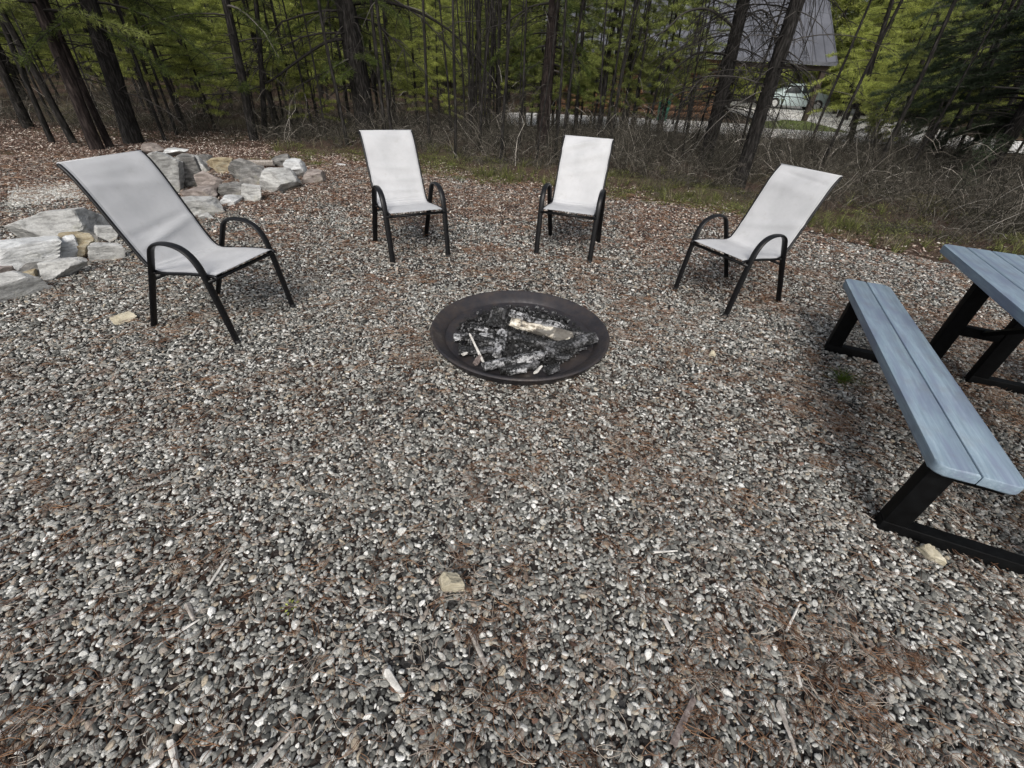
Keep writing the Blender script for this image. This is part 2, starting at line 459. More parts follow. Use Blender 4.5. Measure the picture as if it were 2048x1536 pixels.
# scatter: geometry nodes place variants on points (used only for uncountable stuff)
def scatter(name, pts, rot, scl, idx, tint, variants, mat_kind='stuff'):
    col = bpy.data.collections.new(name + '_source')
    for i, me in enumerate(variants):
        o = bpy.data.objects.new('%s_source_%02d' % (name, i), me); col.objects.link(o)
    me = bpy.data.meshes.new(name)
    n = len(pts)
    me.vertices.add(n); me.vertices.foreach_set('co', np.asarray(pts, np.float32).ravel())
    a = me.attributes.new('rot', 'FLOAT_VECTOR', 'POINT'); a.data.foreach_set('vector', np.asarray(rot, np.float32).ravel())
    a = me.attributes.new('scl', 'FLOAT_VECTOR', 'POINT'); a.data.foreach_set('vector', np.asarray(scl, np.float32).ravel())
    a = me.attributes.new('idx', 'INT', 'POINT'); a.data.foreach_set('value', np.asarray(idx, np.int32))
    a = me.attributes.new('tint', 'FLOAT', 'POINT'); a.data.foreach_set('value', np.asarray(tint, np.float32))
    o = ob(name, me)
    ng = bpy.data.node_groups.new(name + '_nodes', 'GeometryNodeTree')
    ng.interface.new_socket('Geometry', in_out='INPUT', socket_type='NodeSocketGeometry')
    ng.interface.new_socket('Geometry', in_out='OUTPUT', socket_type='NodeSocketGeometry')
    N = ng.nodes; L = ng.links
    gi = N.new('NodeGroupInput'); go = N.new('NodeGroupOutput')
    ci = N.new('GeometryNodeCollectionInfo'); ci.inputs[0].default_value = col
    ci.inputs['Separate Children'].default_value = True; ci.inputs['Reset Children'].default_value = True
    ip = N.new('GeometryNodeInstanceOnPoints')
    ip.inputs['Pick Instance'].default_value = True
    def na(t, nm):
        x = N.new('GeometryNodeInputNamedAttribute'); x.data_type = t; x.inputs[0].default_value = nm
        return next(s_ for s_ in x.outputs if s_.enabled and s_.name == 'Attribute')
    L.new(gi.outputs[0], ip.inputs['Points']); L.new(ci.outputs[0], ip.inputs['Instance'])
    L.new(na('INT', 'idx'), ip.inputs['Instance Index'])
    e2r = N.new('FunctionNodeEulerToRotation'); L.new(na('FLOAT_VECTOR', 'rot'), e2r.inputs[0])
    L.new(e2r.outputs[0], ip.inputs['Rotation'])
    L.new(na('FLOAT_VECTOR', 'scl'), ip.inputs['Scale'])
    L.new(ip.outputs[0], go.inputs[0])
    md = o.modifiers.new('scatter', 'NODES'); md.node_group = ng
    return o

def ico(sub):
    import bmesh
    bm = bmesh.new(); bmesh.ops.create_icosphere(bm, subdivisions=sub, radius=1.0)
    V = np.array([v.co[:] for v in bm.verts]); Fc = np.array([[v.index for v in f.verts] for f in bm.faces]); bm.free()
    return V, Fc
ICO1, ICO2, ICO4 = ico(1), ico(2), ico(5)

# ------------------------------------------------------------------ ground
FIRE = Vector((0.035, 2.625))
def edge_y(x):                          # where the gravel gives way to the wood
    pts = [(-30, 7.6), (-8, 7.6), (-4.5, 8.2), (-3.0, 8.3), (-1.2, 7.9), (-0.4, 7.5), (1.2, 7.2), (2.9, 6.6), (3.6, 5.8), (4.3, 5.1), (5.2, 4.5), (8, 3.6), (30, 2)]
    for (a, b), (c, d) in zip(pts, pts[1:]):
        if a <= x <= c: return b + (d-b)*(x-a)/(c-a)
    return 7
def gh(x, y):                           # gentle relief of the wood floor
    d = y - edge_y(x)
    k = max(0.0, min(1.0, d/3.0))
    far = max(0.0, min(1.0, (y-14)/4.0))
    return (0.10*k*mn.noise((x*0.45, y*0.45, 0)) + 0.05*k*mn.noise((x*1.7, y*1.7, 3)))*(1-far) + 0.002

gm = MB()
xs = sorted(set([-150, -90, -60] + [i*0.8 for i in range(-50, 51)] + [60, 90, 150]))
ys = sorted(set([-150, -80, -40, -20, -10] + [i*0.8 for i in range(-6, 50)] + [50, 70, 100, 160, 240]))
vs = [(x, y, gh(x, y) if abs(x) < 45 and 0 < y < 45 else 0.002) for y in ys for x in xs]
fs = [(j*len(xs)+i, j*len(xs)+i+1, (j+1)*len(xs)+i+1, (j+1)*len(xs)+i) for j in range(len(ys)-1) for i in range(len(xs)-1)]
gm.add(vs, fs)
tag(ob('ground', gm.mesh('ground', M['forest_floor'], True)), kind='structure')

# gravel yard sheet
gy = MB(); N_ = 60
top = [(-9 + 17*i/N_, edge_y(-9 + 17*i/N_) + 0.25*mn.noise((i*0.7, 0, 0))) for i in range(N_+1)]
vs = []
for (x, y) in top:
    for j in range(13): vs.append((x, -3 + (y+3)*j/12, 0.008))
gy.add(vs, [(i*13+j, (i+1)*13+j, (i+1)*13+j+1, i*13+j+1) for i in range(N_) for j in range(12)])
tag(ob('gravel_bed', gy.mesh('gravel_bed', M['soil'])), kind='structure')

def patch(x, y):                        # 0 clean gravel .. 1 needle litter
    v = 0.5 + 0.5*mn.noise((x*1.5+3, y*1.5, 1.7)) + 0.36*mn.noise((x*4.2, y*4.2, 5)) + 0.34*mn.noise((x*10, y*10, 9))
    v += 0.10*max(0, min(1, (x-0.2)/1.5))*(1 if y < 3.4 else 0.3)
    v += 0.55*max(0, min(1, (y-3.9-0.25*abs(x-0.5)*0)/2.4))
    v -= 0.12*max(0, min(1, (-x-0.3)/1.2))*(1 if y < 4.2 else 0)
    return v

# pebbles
def inview(x, y, mg=0.5):
    fd = y*math.cos(PITCH) + HC*math.sin(PITCH)
    return abs(x + 0.06) < 1.235*fd + mg
P_ = []
def fill(x0, x1, y0, y1, dens):
    n = int((x1-x0)*(y1-y0)*dens)
    a = rng.random((n, 2)); a[:, 0] = x0 + a[:, 0]*(x1-x0); a[:, 1] = y0 + a[:, 1]*(y1-y0)
    return a
cand = [(fill(-3.4, 3.4, -0.25, 1.6, 10500), 1.0), (fill(-5.2, 5.2, 1.6, 3.4, 7000), 1.08), (fill(-7.5, 5.6, 3.4, 5.2, 3400), 1.2), (fill(-9, 4.2, 5.2, 8.6, 1900), 1.4)]
pp, ss, tt = [], [], []
for arr, k in cand:
    for x, y in arr:
        if not inview(x, y): continue
        if y > edge_y(x) - 0.1: continue
        if (x-FIRE.x)**2 + (y-FIRE.y)**2 < 0.56**2: continue
        v = patch(x, y)
        if y > 3.4 and v > 0.9 and random.random() < min(0.6, (v-0.9)*1.6): continue
        if v > 1.0 and random.random() < 0.2: continue
        s = math.exp(random.gauss(math.log(0.0053), 0.36))*k
        s = min(s, .0120)
        if random.random() < 0.004: s *= 1.5
        s *= 1 + 0.10*max(0, 1 - y/1.5)
        t = random.random()**(0.92)
        if v > 0.75 and t > 0.5 and random.random() < .5: t = 0.62 + 0.15*random.random()
        pp.append((x, y, 0.008 + s*0.25 + 0.007*random.random())); ss.append(s); tt.append(t)
# pale gravel strip on the far left
for _ in range(9000):
    u_ = random.random()
    a = gp(20 + 330*u_, 398 - 40*u_ + random.gauss(0, 9))
    pp.append((a.x, a.y, 0.012+0.01*random.random())); ss.append(0.012); tt.append(0.6 + 0.4*random.random())
n = len(pp)
pebv = []
for i in range(8):
    V, Fc = ICO2
    sq = np.array([1.1 + 0.6*random.random(), 0.9 + 0.15*random.random(), 0.42 + 0.28*random.random()])
    W = V.copy()
    for pl in range(6 + (i % 3)*5):                 # knock flats off the pebble
        nrm = rng.normal(size=3); nrm /= np.linalg.norm(nrm); h_ = 0.62 + 0.28*random.random()
        d_ = W @ nrm; over = np.maximum(d_-h_, 0); W -= over[:, None]*nrm*0.85
    W *= sq
    pebv.append(npmesh('pebble_shape', W, Fc, M['pebble'], True))
ss = np.array(ss)
rot = np.stack([rng.normal(0, 0.35, n), rng.normal(0, 0.35, n), rng.random(n)*6.28], 1)
scl = np.stack([ss*(0.85+0.4*rng.random(n)), ss*(0.85+0.3*rng.random(n)), ss*(0.8+0.5*rng.random(n))], 1)
o = scatter('gravel', pp, rot, scl, rng.integers(0, 8, n), tt, pebv)
tag(o, 'rounded grey and white pebbles covering the fire pit yard', 'gravel', kind='stuff')
print('pebbles', n)

# fallen needles
nv = []
for i in range(8):
    mb = MB()
    for k in range(random.choice((1, 2, 2, 3))):
        a = random.random()*6.28; L_ = 0.05 + 0.035*random.random(); cv = random.uniform(-0.02, 0.02)
        d = Vector((math.cos(a), math.sin(a), 0)); e = Vector((-d.y, d.x, 0))
        path = [d*(L_*(t-0.5)) + e*(cv*(1-4*(t-0.5)**2)) + Vector((0, 0, 0.003 + 0.009*math.sin(t*PI)*random.random())) for t in (0, .25, .5, .75, 1)]
        mb.tube(path, 0.00085, 3, cap=False)
    nv.append(mb.mesh('needle_shape', M['fallen_needle']))
pp, tt, sz = [], [], []
for arr, kk in ((fill(-3.4, 3.4, -0.2, 2.0, 3400), 1.0), (fill(-6, 5.5, 2.0, 4.4, 1900), 1.1), (fill(-9, 5, 4.4, 8.6, 380), 1.5)):
    for x, y in arr:
        if not inview(x, y, 0.3) or y > edge_y(x)+0.2: continue
        v = patch(x, y)
        if random.random() > max(0.13, min(0.56, (v-0.45)*1.4)): continue
        if (x-FIRE.x)**2 + (y-FIRE.y)**2 < 0.6**2: continue
        pp.append((x, y, 0.018 + 0.010*random.random())); tt.append(random.random()); sz.append(kk*(0.7+0.6*random.random()))
n = len(pp); sz = np.array(sz)
o = scatter('fallen_pine_needles', pp, np.stack([rng.normal(0, 0.12, n), rng.normal(0, 0.12, n), rng.random(n)*6.28], 1),
            np.stack([sz, sz, sz], 1), rng.integers(0, 8, n), tt, nv)
tag(o, 'rust brown fallen pine needles in drifts over the gravel', 'pine needles', kind='stuff')
print('needles', n)

# leaf and bark litter
lv = []
for i in range(6):
    mb = MB(); k = 6
    pts = [(math.cos(6.283*j/k)*(0.6+0.5*random.random()), math.sin(6.283*j/k)*0.6*(0.5+0.6*random.random()), random.uniform(-0.15, 0.25)) for j in range(k)]
    mb.add([(0, 0, 0.12)] + pts + [(p[0], p[1], p[2]-0.08) for p in pts],
           [(0, j+1, (j+1) % k+1) for j in range(k)] + [(j+1, j+1+k, (j+1) % k+1+k, (j+1) % k+1) for j in range(k)])
    lv.append(mb.mesh('litter_shape', M['litter']))
pp, tt, sz = [], [], []
for arr in (fill(-3.4, 3.4, -0.2, 3.0, 260), fill(-7, 5.5, 3.0, 4.6, 700), fill(-10, 6.5, 4.3, 9.5, 1100), fill(-13, -3, 5.0, 11, 600)):
    for x, y in arr:
        v = patch(x, y)
        if random.random() > max(0.07, min(1, (v-0.55)*2)): continue
        if (x-FIRE.x)**2 + (y-FIRE.y)**2 < 0.6**2: continue
        if y > edge_y(x) + (1.0 if x < -2 else 0.15 + 1.2*random.random()**2) + (2.5 if x < -5 else 0): continue
        pp.append((x, y, 0.016 + 0.012*random.random() + (gh(x, y) if y > edge_y(x) else 0))); tt.append(random.random())
        sz.append((0.007 + 0.009*random.random())*(1 if y < 3 else 1.5))
n = len(pp); sz = np.array(sz)
o = scatter('leaf_litter', pp, np.stack([rng.normal(0, 0.3, n), rng.normal(0, 0.3, n), rng.random(n)*6.28], 1),
            np.stack([sz, sz, sz], 1), rng.integers(0, 6, n), tt, lv)
tag(o, 'brown leaf and bark flakes strewn over the yard edge', 'leaf litter', kind='stuff')
print('litter', n)

# ------------------------------------------------------------------ grass, undergrowth
def tuft_mesh(nb, h, spread, mat, wd=0.004):
    mb = MB()
    for k in range(nb):
        a = random.random()*6.28; r0 = random.random()*spread*0.3
        L_ = h*(0.5+0.7*random.random()); ln = random.uniform(0.15, 1.0)*spread*1.8
        d = Vector((math.cos(a), math.sin(a), 0)); e = Vector((-d.y, d.x, 0))
        pv, fc = [], []
        for t in (0, .35, .7, 1):
            c = d*(r0 + ln*t*t) + Vector((0, 0, L_*(t - 0.35*t*t*min(1.5, ln/h*1.2))))
            ww = wd*(1-t*0.85)
            pv += [c - e*ww, c + e*ww]
        fc = [(0, 1, 3, 2), (2, 3, 5, 4), (4, 5, 7, 6)]
        mb.add(pv, fc)
    return mb.mesh('tuft_shape', mat)
tv = [tuft_mesh(26, 0.22, 0.14, M['grass'], 0.0035) for _ in range(4)] + [tuft_mesh(22, 0.2, 0.16, M['grass_dry'], 0.003) for _ in range(4)]
pp, sz, ix = [], [], []
for x, y in fill(-5, 9, 3.2, 12, 110):
    d = y - edge_y(x)
    if x < -1.0: dens = 0.25 if 0.5 < d < 3 else 0
    else: dens = 1.0 if -0.05 < d < 1.0 else (0.30 if 0 < d < 3.0 else 0)
    dens *= max(0.22 if d < .9 else 0.04, min(1.0, 0.45 + 1.6*mn.noise((x*1.1, y*1.1, 4)) + .8*mn.noise((x*3.5, y*3.5, 8))))
    if random.random() > dens: continue
    pp.append((x, y, gh(x, y))); sz.append(0.3 + 0.85*random.random()**1.5*(1 if mn.noise((x*.9, y*.9, 11)) > -.05 else .5)); ix.append(random.randrange(4) if random.random() < 0.5 else 4 + random.randrange(4))
n = len(pp); sz = np.array(sz)
o = scatter('grass', pp, np.stack([rng.normal(0, 0.12, n), rng.normal(0, 0.12, n), rng.random(n)*6.28], 1), np.stack([sz, sz, sz], 1), ix, rng.random(n), tv)
tag(o, 'olive and straw coloured grass along the edge of the wood', 'grass', kind='stuff')

def brush_mesh(nst, h, rad, mat, up=1.0, r0=0.0035):
    mb = MB()
    for k in range(nst):
        a = random.random()*6.28; b = Vector((random.gauss(0, rad*.5), random.gauss(0, rad*.5), 0))
        d = Vector((math.cos(a)*random.random(), math.sin(a)*random.random(), up*(0.4+random.random()))).normalized()
        L_ = h*(0.4+0.8*random.random()); path = [b]; p = b.copy()
        for s_ in range(4):
            d = (d + Vector((random.gauss(0, .28), random.gauss(0, .28), random.gauss(0, .18)-0.05))).normalized()
            p = p + d*(L_/4); path.append(p.copy())
        rr = r0*(0.6+0.8*random.random())
        mb.tube(path, [rr, rr*.85, rr*.7, rr*.5, rr*.3], 3, cap=False)
        for q in range(4):
            i = random.randrange(1, 5); s0 = path[i]; e = Vector((random.gauss(0, 1), random.gauss(0, 1), random.gauss(0.3, .7))).normalized()
            l2 = L_*random.uniform(.15, .4)
            mb.tube([s0, s0+e*l2*.5, s0+(e+Vector((0, 0, -.2)))*l2], [rr*.55, rr*.45, rr*.25], 3, cap=False)
    return mb.mesh('brush_shape', mat)
bv = [brush_mesh(34, 0.55, 0.35, M['brush'], 0.9, 0.0030) for _ in range(5)] + [brush_mesh(22, 1.0, 0.35, M['brush'], 1.6, 0.0038) for _ in range(4)]
pp, sz, ix = [], [], []
for x, y in fill(-14, 13, 3.0, 16, 7.0):
    d = y - edge_y(x)
    if d < 0.35: continue
    dens = min(1, (d-0.2)/1.0)
    far_ = 12.6 < y < 15.4 and x > -3
    if x < -4: dens *= 0.2 if y < 10 else 0.5
    if y > 13 and not far_: dens *= 0.5
    if x > -5 and x < 1 and d < 1.6: dens *= 0.5
    if random.random() > dens: continue
    pp.append((x, y, gh(x, y)-0.02)); tall = random.random() < (.4 if far_ else (0.22 if d > 1.6 else .05))
    ix.append(5+random.randrange(4) if tall else random.randrange(5))
    sz.append((0.6 + 0.6*random.random())*(1.0 if d > 1.8 else 0.6))
n = len(pp); sz = np.array(sz)
o = scatter('undergrowth', pp, np.stack([rng.normal(0, 0.15, n), rng.normal(0, 0.15, n), rng.random(n)*6.28], 1), np.stack([sz, sz, sz*(0.8+.4*rng.random(n))], 1), ix, rng.random(n), bv)
tag(o, 'leafless grey brown twiggy brush filling the floor of the wood', 'undergrowth', kind='stuff')
print('brush', n)

# low mossy ground plants along the edge
gv = []
for i in range(5):
    mb = MB()
    for k in range(34):
        a = random.random()*6.28; q = .07*math.sqrt(random.random()); p = Vector((q*math.cos(a), q*math.sin(a), .01+.035*random.random()))
        b_ = random.random()*6.28; d = Vector((math.cos(b_), math.sin(b_), random.uniform(-.2, .5))); e = Vector((-d.y, d.x, random.uniform(-.2, .2))); l_ = random.uniform(.010, .022)
        mb.add([p, p+d*l_*.5+e*l_*.3, p+d*l_, p+d*l_*.5-e*l_*.3], [(0, 1, 2, 3)])
    gv.append(mb.mesh('leafy_shape', M['needle_mid'] if i % 2 else M['grass']))
pp, sz, ix = [], [], []
for x, y in fill(-5, 9, 3.4, 12, 110):
    d = y - edge_y(x)
    if d < -.35 or d > 3.2: continue
    v = mn.noise((x*.9+5, y*.9, 14)) + .5*mn.noise((x*2.7, y*2.7, 3)) + (.15 if d < 1.2 else -.1)
    if random.random() > max(0, min(1, v*2.6+.15)): continue
    pp.append((x, y, gh(x, y))); sz.append(.7 + .9*random.random()); ix.append(random.randrange(5))
n = len(pp); sz = np.array(sz)
o = scatter('ground_plants', pp, np.stack([rng.normal(0, 0.1, n), rng.normal(0, 0.1, n), rng.random(n)*6.28], 1), np.stack([sz, sz, sz], 1), ix, rng.random(n), gv)
tag(o, 'low mossy green ground plants at the edge of the wood', 'ground cover', kind='stuff')

# ------------------------------------------------------------------ chairs
def sling_mesh(kind, rail):
    path = sm([(0, a, b) for a, b in rail[1:]], 8); nu = 18; L_ = len(path); W_ = nu+1
    def grid(dz):
        out = []
        for i, p in enumerate(path):
            t = (path[min(i+1, L_-1)] - path[max(i-1, 0)]).normalized(); s_ = i/(L_-1)
            nrm = Vector((0, t.z, -t.y)); nrm = nrm if (nrm.y > 0 or nrm.z > 0) else -nrm
            for j in range(nu+1):
                u = -1 + 2*j/nu; c = 1-u**4
                sag = -0.007*(1-u*u)*math.sin(PI*min(1, s_*1.05))
                wr = 0.0045*c*mn.noise((u*0.9+kind*7, s_*15, 2.2+kind))
                if kind == 0:
                    rip = [(.40, .05, .015, .004), (.60, -.04, .014, .006), (.64, -.02, .012, -.004), (.80, .03, .02, .003)]
                elif kind == 1:
                    rip = [(.36, .01, .012, .003), (.42, .01, .014, .005), (.49, -.01, .012, .005), (.56, .01, .013, .005), (.63, .0, .014, .006), (.70, .01, .016, .004), (.30, .0, .01, .003)]
                elif kind == 2:
                    rip = [(.92, -.10, .02, .007), (.78, -.06, .03, .008), (.70, -.03, .02, .006), (.86, -.08, .02, -.004), (.40, .01, .010, .003)]
                else:
                    rip = [(.62, -.05, .016, .008), (.66, -.05, .014, -.003), (.80, .02, .03, .005), (.90, .03, .02, -.003)]
                for (s0, sk, w0, am) in rip: wr += 2.2*am*math.exp(-((s_-s0-sk*u)/w0)**2)*c*(0.75+0.5*mn.noise((u*1.5, s0*9, kind)))
                out.append(p + Vector((u*.2545, 0, 0)) + nrm*(0.0105 + sag + wr + dz - 0.006*max(0, abs(u)-.93)/.07))
        return out
    a = grid(0.0); b = grid(-0.0025); mb = MB(); o_ = len(a); fs = []
    for i in range(L_-1):
        for j in range(nu):
            q = (i*W_+j, i*W_+j+1, (i+1)*W_+j+1, (i+1)*W_+j)
            fs.append(q); fs.append(tuple(x + o_ for x in reversed(q)))
    for i in range(L_-1):
        for j in (0, nu): fs.append((i*W_+j, (i+1)*W_+j, (i+1)*W_+j+o_, i*W_+j+o_))
    for j in range(nu):
        for i in (0, L_-1): fs.append((i*W_+j, i*W_+j+1, i*W_+j+1+o_, i*W_+j+o_))
    mb.add(a+b, fs)
    return mb.mesh('sling', M['fabric'], True)
RAIL = [(-.022, .436), (-.03, .447), (-.10, .447), (-.24, .436), (-.38, .418), (-.45, .414), (-.495, .428), (-.53, .465), (-.575, .545), (-.63, .655), (-.69, .780),
        (-.745, .885), (-.785, .945), (-.825, .985)]
def make_chair():
    root = empty('sling_chair')
    prof = [(-.690, .0), (-.600, .180), (-.525, .325), (-.455, .465), (-.415, .545), (-.385, .588), (-.335, .615), (-.26, .624), (-.185, .612), (-.13, .578),
            (-.095, .525), (-.075, .45), (-.055, .31), (-.035, .15), (-.018, .0)]
    for s_ in (1, -1):
        mb = MB()
        p = sm([(s_*.273, a, b) for a, b in prof], 4)
        mb.tube(p, 0.0132, 10, flat=(1.85, 0.8), ref=(1, 0, 0))
        a_ = ob('arm_frame', mb.mesh('arm_frame', M['black_steel'], True), root)
        for yy in (prof[0][0], prof[-1][0]):
            fb = MB(); fb.tube([(s_*.273, yy, 0.0), (s_*.273, yy, 0.004), (s_*.273, yy + (.006 if yy < -.3 else -.001), .03)], [0.013, 0.0135, 0.0135], 10, flat=(1.5, 1.0), ref=(1, 0, 0))
            ob('foot_cap', fb.mesh('foot_cap', M['rubber'], True), a_)
    rail = [(-.022, .436), (-.03, .447), (-.10, .447), (-.24, .436), (-.38, .418), (-.45, .414), (-.495, .428), (-.53, .465), (-.575, .545), (-.63, .655), (-.69, .780),
            (-.745, .885), (-.785, .945), (-.825, .985)]
    fr = MB()
    for s_ in (1, -1):
        fr.tube(sm([(s_*.247, a, b) for a, b in rail], 4), 0.0105, 8, ref=(1, 0, 0))
        # brackets tying the seat rail to the arm frame
        fr.tube([(s_*.247, -.075, .437), (s_*.273, -.068, .41)], 0.008, 6)
        fr.tube([(s_*.247, -.455, .408), (s_*.273, -.478, .42)], 0.008, 6)
    fr.tube([(-.273, -.066, .418), (.273, -.066, .418)], 0.012, 8)
    fr.tube([(-.273, -.505, .368), (.273, -.505, .368)], 0.010, 8)
    ob('seat_frame', fr.mesh('seat_frame', M['black_steel'], True), root)
    sl_ = ob('sling', sling_mesh(0, rail), root)
    tb = MB(); tb.tube([(-.247, -.825, .985), (.247, -.825, .985)], 0.0105, 8)
    ob('top_bar', tb.mesh('top_bar', M['fabric'], True), root)
    return root
CH = [((-1.7192, 2.5957), -102.8, 'black framed chair with sling in shade, nearest the camera beside the boulders'),
      ((-0.921, 3.9357), 209.95, 'pale sling chair leaning back left of centre, behind the fire pan'),
      ((0.4285, 4.1958), 165.36, 'pale sling chair with creased upper back, facing the camera right of centre'),
      ((1.5173, 3.3474), 119.8, 'pale sling chair turned to the left, between fire pan and picnic table')]
ch0 = make_chair()
for i, (p, a, lb) in enumerate(CH):
    c = ch0 if i == 0 else copy_tree(ch0)
    if i:
        next(k for k in c.children if k.name.startswith('sling')).data = sling_mesh(i, RAIL)
    c.location = (p[0], p[1], 0.006); c.rotation_euler = (0, 0, R(a))
    tag(c, lb, 'chair', 'sling chairs round the fire pan')

# ------------------------------------------------------------------ fire pan
fp = empty('fire_pan', (FIRE.x, FIRE.y, 0), 0, 'wide round rusty black iron fire pan sunk in the gravel', 'fire pit')
fp.scale = (1.02, 1.02, 1.0)
mb = MB(); mb.lathe([(.560, .0), (.578, .030), (.594, .062), (.604, .068), (.607, .076), (.603, .083), (.596, .085), (.588, .081), (.547, .052), (.515, .034), (.509, .022)], 128)
ob('rim', mb.mesh('rim', M['pan'], True, R(50)), fp)
mb = MB(); mb.lathe([(.509, .022), (.500, .018), (.470, .0165), (.42, .016), (.25, .014), (.001, .013)], 128)
ob('bowl', mb.mesh('bowl', M['pan'], True, R(50)), fp)
# ash bed
mb = MB(); n_r, n_a = 26, 72; vs = []
for i in range(n_r+1):
    for j in range(n_a):
        a = 6.2832*j/n_a; rr = (i/n_r)*(0.43+0.05*mn.noise((math.cos(a)*2, math.sin(a)*2, 1)))
        x, y = rr*math.cos(a), rr*math.sin(a)
        z = 0.012 + 0.040*(1-(i/n_r)**3) + 0.016*mn.noise((x*14, y*14, 2))*(1-(i/n_r)**4) + 0.008*mn.noise((x*45, y*45, 6))*(1-(i/n_r)**4)
        vs.append((x, y, z))
mb.add(vs, [(i*n_a+j, i*n_a+(j+1) % n_a, (i+1)*n_a+(j+1) % n_a, (i+1)*n_a+j) for i in range(n_r) for j in range(n_a)])
tag(ob('ash', mb.mesh('ash', M['ash_bed'], True), loc=(FIRE.x, FIRE.y, 0)), 'black ash and char filling the middle of the fire pan', 'ash', kind='stuff')
# charcoal crumbs
cv = []
for i in range(6):
    V, Fc = ICO1; W = V*(0.7+0.5*rng.random((len(V), 1)))*np.array([1.3, .9, .7]); cv.append(npmesh('crumb_shape', W, Fc, M['charcoal'] if i % 3 else M['ash_wood']))
pp = []; sz = []
for _ in range(1100):
    a = random.random()*6.283; r_ = 0.45*math.sqrt(random.random())
    pp.append((FIRE.x+r_*math.cos(a), FIRE.y+r_*math.sin(a), 0.03 + 0.022*(1-(r_/.45)**2)+0.01*random.random())); sz.append(0.004+0.012*random.random()**2)
n = len(pp); sz = np.array(sz)
o = scatter('charcoal_crumbs', pp, rng.random((n, 3))*6.28, np.stack([sz, sz, sz], 1), rng.integers(0, 6, n), rng.random(n), cv)
tag(o, 'crumbs of charcoal and ash lying among the logs in the pan', 'charcoal', kind='stuff')

def log_piece(name, label, a, b, r0, r1, mat, seed, flat=(1, 0.8), cat='log', nseg=14, ns=14, rough=0.18, group=None):
    a = Vector(a); b = Vector(b); L_ = (b-a).length; c = (a+b)/2
    xd = (b-a).normalized(); up = Vector((0, 0, 1)); up = (up - xd*up.dot(xd)).normalized(); yd = up.cross(xd)
    rnd = random.Random(seed)
    mb = MB(); vs = []
    flats = [(rnd.random()*6.28, 0.6+0.3*rnd.random()) for _ in range(4)]
    for i in range(nseg+1):
        t = i/nseg; base = r0 + (r1-r0)*t
        for j in range(ns):
            th = 6.2832*j/ns
            k = 1.0
            for fa, fh in flats:
                cs = math.cos(th-fa)
                if cs > 0.01: k = min(k, fh/cs)
            k *= 1 + rough*mn.noise((t*L_*12+seed, math.cos(th)*1.5, math.sin(th)*1.5)) + 0.5*rough*mn.noise((t*L_*45+seed, math.cos(th)*5, math.sin(th)*5))
            ex = (rnd.random()-.5)*0.012 if i in (0, nseg) else 0
            vs.append((-L_/2 + L_*t + ex, math.cos(th)*base*k*flat[0], math.sin(th)*base*k*flat[1]))
    fs = [(i*ns+j, i*ns+(j+1) % ns, (i+1)*ns+(j+1) % ns, (i+1)*ns+j) for i in range(nseg) for j in range(ns)]
    vs += [(-L_/2, 0, 0), (L_/2, 0, 0)]; q = len(vs)-2
    fs += [(q, (j+1) % ns, j) for j in range(ns)] + [(q+1, nseg*ns+j, nseg*ns+(j+1) % ns) for j in range(ns)]
    mb.add(vs, fs)
    o = ob(name, mb.mesh(name, mat, True, R(40)))
    Mx = Matrix((xd, yd, up)).transposed().to_4x4(); Mx.translation = c
    o.matrix_world = Mx
    return tag(o, label, cat, group)
G_ = 'burnt firewood in the fire pan'
